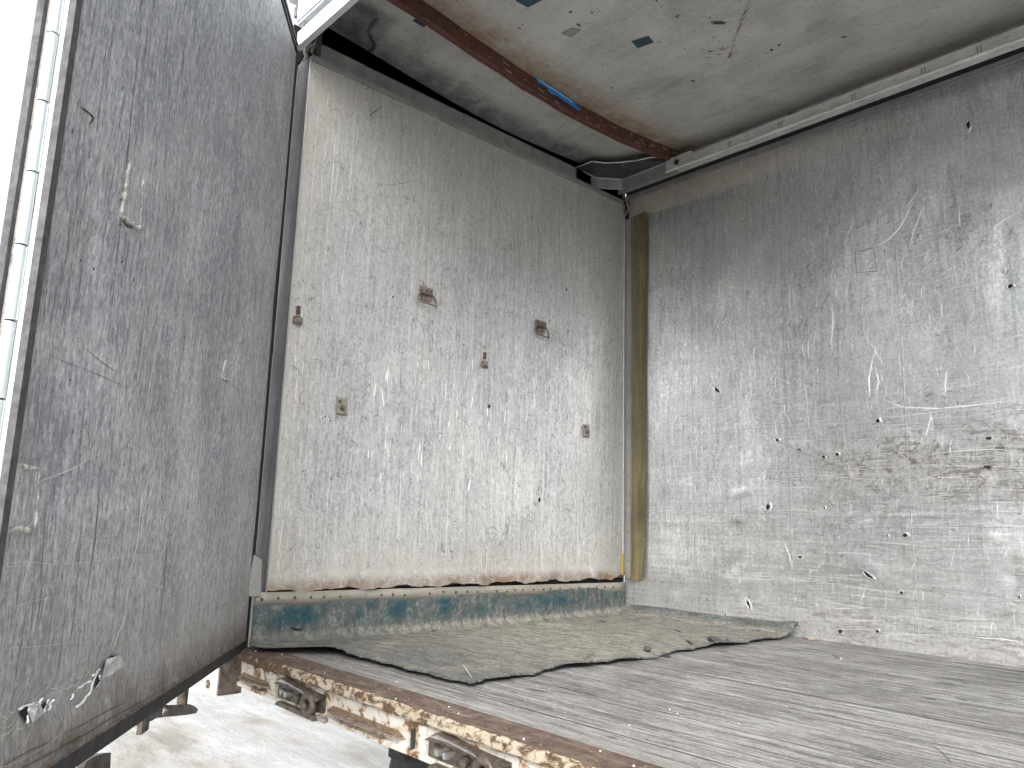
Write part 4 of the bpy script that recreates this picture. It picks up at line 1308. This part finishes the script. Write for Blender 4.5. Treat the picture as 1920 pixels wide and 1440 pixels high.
nu, nv = 150, 210
L1, RC = .165, .055
prof = []
for t in np.linspace(0, 1, nu):
    s_ = t * (L1 - RC + RC * math.pi / 2 + 1.085 - RC - .012)
    if s_ < L1 - RC:
        prof.append((.012, L1 - s_, 1, 0))
    elif s_ < L1 - RC + RC * math.pi / 2:
        a = (s_ - (L1 - RC)) / RC
        prof.append((.012 + RC * (1 - math.cos(a)), RC - RC * math.sin(a), math.cos(a), math.sin(a)))
    else:
        prof.append((.012 + RC + s_ - (L1 - RC + RC * math.pi / 2), 0, 0, 1))
top = np.zeros((nu, nv, 3))
nrm = np.zeros((nu, nv, 3))
jag = [sum(a * math.sin(v * f + p) for a, f, p in ((.012, 7, 1), (.008, 17, 2.2), (.006, 41, .4), (.004, 97, 1), (.003, 211, 2))) for v in np.linspace(0, 2.4, nv)]
for i, (px_, pz_, nx, nz) in enumerate(prof):
    ye, ze = mat_edge(px_)
    jy = .005 * math.sin(px_ * 37) + .003 * math.sin(px_ * 91 + 1) + .002 * math.sin(px_ * 190)
    for j, t in enumerate(np.linspace(0, 1, nv)):
        y1 = WD - .012
        y = (ye + jy * (px_ > .3)) * (1 - t) + y1 * t
        x, z = px_, pz_
        fl = nz ** 2
        if px_ > .9:
            x += jag[j] * ((px_ - .9) / .18) ** 2 + .05 * ((px_ - .9) / .18) ** 2 * max(0, (t - .75) / .25) ** 1.5
        d0 = y - ye
        z += fl * (.004 + ze * math.exp(-(d0 / .16) ** 2))
        if px_ > .1:
            z += fl * (.010 * math.exp(-((1.10 - x) / .06) ** 2) * (.5 + .5 * math.sin(y * 8 + 1) + .4 * math.sin(y * 19)))
            z += fl * (.004 * math.sin(y * 5 + x * 4) * math.sin(x * 6 + 1) + .004)
            z += .010 * fl * math.exp(-((y - 1.45 - .5 * x) / .05) ** 2) * max(0, 1 - abs(x - .25) / .3)
        cw = max(0, (y - (WD - .14)) / .13)
        z += fl * .052 * cw ** 1.6          # turns up against the wall
        bulge = .006 * math.sin(y * 6.3 + 2) + .004 * math.sin(y * 15)
        x += (1 - fl) * max(0, bulge) * min(1, (L1 - pz_) / .05)
        top[i, j] = (x, y, max(z, .0035 * fl) + .0055 * fl)
        nrm[i, j] = (nx, 0, nz)
b = MB()
I = np.arange(nu * nv).reshape(nu, nv)
F = np.stack([I[:-1, :-1], I[1:, :-1], I[1:, 1:], I[:-1, 1:]], -1).reshape(-1, 4)
bot = top - nrm * .0055
b.add(top.reshape(-1, 3), F, 'mat', True)
b.add(bot.reshape(-1, 3), F[:, ::-1], 'rubber', True)
for ring in (I[:, 0], I[:, -1], I[0, :], I[-1, :]):
    A, B = top.reshape(-1, 3)[ring], bot.reshape(-1, 3)[ring]
    k = len(ring)
    b.add(np.concatenate([A, B]), [(i, i + 1, k + i + 1, k + i) for i in range(k - 1)], 'gasket')


def mat_z(x, y):
    d = (top[..., 0] - x) ** 2 + (top[..., 1] - y) ** 2 + (top[..., 2] > .06) * 9
    return float(top.reshape(-1, 3)[int(np.argmin(d.reshape(-1)))][2])


def mat_cut(pix, w_):
    V = []
    for k, q in enumerate(pix):
        p = hit(*q, Z3, .02)
        p = hit(*q, Z3, mat_z(p[0], p[1]) + .0025)
        ww = w_ * math.sin(math.pi * (k + .4) / (len(pix)))
        V.append((p + Y3 * 0 + X3 * ww, p - X3 * ww))
    P = [a for a, _ in V] + [c for _, c in V]
    k = len(V)
    b.add(P, [(i, i + 1, k + i + 1, k + i) for i in range(k - 1)], 'black')


mat_cut([(541, 1174), (550, 1180), (556, 1182), (564, 1180), (574, 1178)], .012) if False else None
q = [hit(px, py, X3, .0155) for px, py in ((541, 1174), (549, 1180), (556, 1183), (574, 1178), (558, 1179), (549, 1177))]
b.add(q, [(0, 1, 2, 5), (2, 3, 4, 5)], 'black')
mat_cut([(1134, 1205), (1150, 1207), (1165, 1210), (1185, 1215), (1205, 1220)], .010)
mat_cut([(1260, 1181), (1268, 1181), (1275, 1184), (1290, 1187)], .008)
mat_cut([(1288, 1200), (1296, 1207), (1310, 1210)], .010)
mat_cut([(1326, 1195), (1335, 1203), (1350, 1205), (1366, 1204)], .014)
mat_cut([(800, 1186), (815, 1181), (845, 1177)], .004)
mat_cut([(895, 1197), (900, 1198), (905, 1199)], .008)
mat_cut([(1125, 1163), (1130, 1165), (1134, 1167)], .010)
mat_cut([(1046, 1214), (1052, 1216), (1058, 1216)], .005)
rm = b.build('rubber_mat', None)
tag(rm, 'dusty teal and grey rubber sheet curling from the bulkhead foot on to the floor', 'mat')

# ------------------------------------------------------------------ loose things
st = thing('blue_strap', 'bundle of bright blue plastic strap tucked over the rusty roof bow', 'strap', (.46, 1.09, ceil_z(1.09) - .02))
base = np.array(st.location)
for k, (ya, yb, dz, mt) in enumerate(((1.085, 1.40, -.006, 'strap'), (1.10, 1.43, -.020, 'strap'), (1.17, 1.41, -.032, 'strap'), (1.095, 1.36, -.0145, 'strap_white'))):
    b = MB()
    yy = np.linspace(ya, yb, 12)
    hw = .0045 if mt == 'strap' else .0030
    V = []
    for y in yy:
        z = ceil_z(y) + dz - .010 * (y - 1.09) / .3 + .0015 * math.sin(y * 60 + k)
        xo = .458 + .003 * k + .004 * math.sin((y - ya) / (yb - ya) * math.pi)
        V += [(xo, y, z - hw), (xo, y, z + hw), (xo + .0015, y, z + hw), (xo + .0015, y, z - hw)]
    V = [tuple(np.array(v) - base) for v in V]
    F = []
    for i in range(len(yy) - 1):
        for j in range(4):
            F.append((i * 4 + j, i * 4 + (j + 1) % 4, (i + 1) * 4 + (j + 1) % 4, (i + 1) * 4 + j))
    F += [(0, 1, 2, 3), (len(V) - 1, len(V) - 2, len(V) - 3, len(V) - 4)]
    b.add(V, F, mt)
    b.build('strand', st)


def rag(name, pix, h, mat, lab, cat, group=None, plane=0.0, jx=.004):
    """a small curled scrap lying flat"""
    P = [hit(*q, Z3, plane) for q in pix]
    cc = sum(P) / len(P)
    P = [cc + (p - cc) * .75 for p in P]
    h *= .5
    b = MB()
    nP = len(P)
    tp = [p + Z3 * (h * (.4 + .8 * (i % 2))) for i, p in enumerate(P)]
    b.add([p + Z3 * .001 for p in P] + tp, [tuple(range(nP))[::-1], tuple(range(nP, 2 * nP))] + [(i, (i + 1) % nP, nP + (i + 1) % nP, nP + i) for i in range(nP)], mat)
    o = b.build(name)
    tag(o, lab, cat, group)


rag('rubber_scrap', [(1232, 1229), (1240, 1227), (1262, 1231), (1258, 1234), (1240, 1232)], .010, 'rubber', 'black rubber shred on the floor touching the torn mat edge', 'scrap', plane=.001)
rag('rubber_scrap', [(1330, 1218), (1342, 1216), (1367, 1220), (1362, 1223), (1345, 1221)], .004, 's_mid', 'flat grey scrap on the floor just below the ragged mat', 'scrap', plane=.001)
rag('rubber_scrap', [(1322, 1192), (1336, 1195), (1360, 1202), (1368, 1199), (1374, 1203), (1352, 1208), (1332, 1202)], .016, 'gasket', 'curled rubber shred lying on the mat beside its dark tear', 'scrap', plane=.018)
rag('rubber_scrap', [(1203, 1215), (1210, 1213), (1221, 1215), (1224, 1220), (1212, 1222)], .014, 'gasket', 'frayed rubber tuft at the end of the long mat cut', 'scrap', plane=.018)
rag('litter_heap', [(1500, 1194), (1508, 1192), (1520, 1196), (1534, 1199), (1530, 1202), (1514, 1200)], .012, 'fibre', 'little heap of pale splinters at the wall foot by the mat corner', 'litter', plane=.002)
for q, lab in ((((868, 1247), (884, 1270)), 'pale straw standing on the mat edge nearest the doorway'), (((1560, 1229), (1574, 1234)), 'short dark splinter on the floor beside a white crumb'), (((1094, 1236), (1117, 1224)), 'brown splinter poking from the ragged mat edge')):
    b = MB()
    p0, p1 = hit(*q[0], Z3, .03 if 'straw' in lab else .022), hit(*q[1], Z3, .022)
    if 'floor' in lab:
        p0, p1 = hit(*q[0], Z3, .004), hit(*q[1], Z3, .004)
    b.tube([p0, (p0 + p1) / 2 + Z3 * .002, p1], [.0012, .002, .0014], 'fibre' if 'straw' in lab else 'brown_iron', 6)
    tag(b.build('straw' if 'straw' in lab else 'splinter'), lab, 'straw' if 'straw' in lab else 'splinter')

spots = [(1577, 1235), (744, 1279), (1030, 1293), (868, 1364), (842, 1325), (905, 1292), (1475, 1224), (1475, 1325), (1385, 1357), (1256, 1330), (1270, 1338), (1060, 1336), (985, 1312), (1180, 1360), (1290, 1268), (1640, 1262), (742, 1310), (860, 1338), (1700, 1345), (1480, 1285)]
proto = None
for i, q in enumerate(spots):
    p = hit(*q, Z3, .004)
    if p[1] < .062:
        p = hit(*q, Z3, .006)
    if proto is None:
        b = MB()
        V = []
        for k in range(12):
            a = k * 2.4
            zz = 1 - 2 * (k + .5) / 12
            r_ = math.sqrt(1 - zz * zz)
            V.append(np.array([math.cos(a) * r_, math.sin(a) * r_, zz]) * rng.uniform(.75, 1.15) * .0042)
        import bmesh
        bm = bmesh.new()
        for v in V:
            bm.verts.new(v)
        bmesh.ops.convex_hull(bm, input=list(bm.verts))
        me = bpy.data.meshes.new('crumb')
        bm.to_mesh(me)
        bm.free()
        me.materials.append(M['crumb'])
        proto = bpy.data.objects.new('crumb', me)
        o = proto
    else:
        o = proto.copy()
    C.objects.link(o)
    o.location = tuple(p)
    o.rotation_euler = (rng.uniform(0, 6), rng.uniform(0, 6), rng.uniform(0, 6))
    s_ = rng.uniform(.3, .62) if i else .85
    o.scale = (s_, s_, s_ * .8)
    tag(o, 'tiny white crumb lying loose on the grey floor planks or sill', 'crumb', 'white crumbs on the floor')
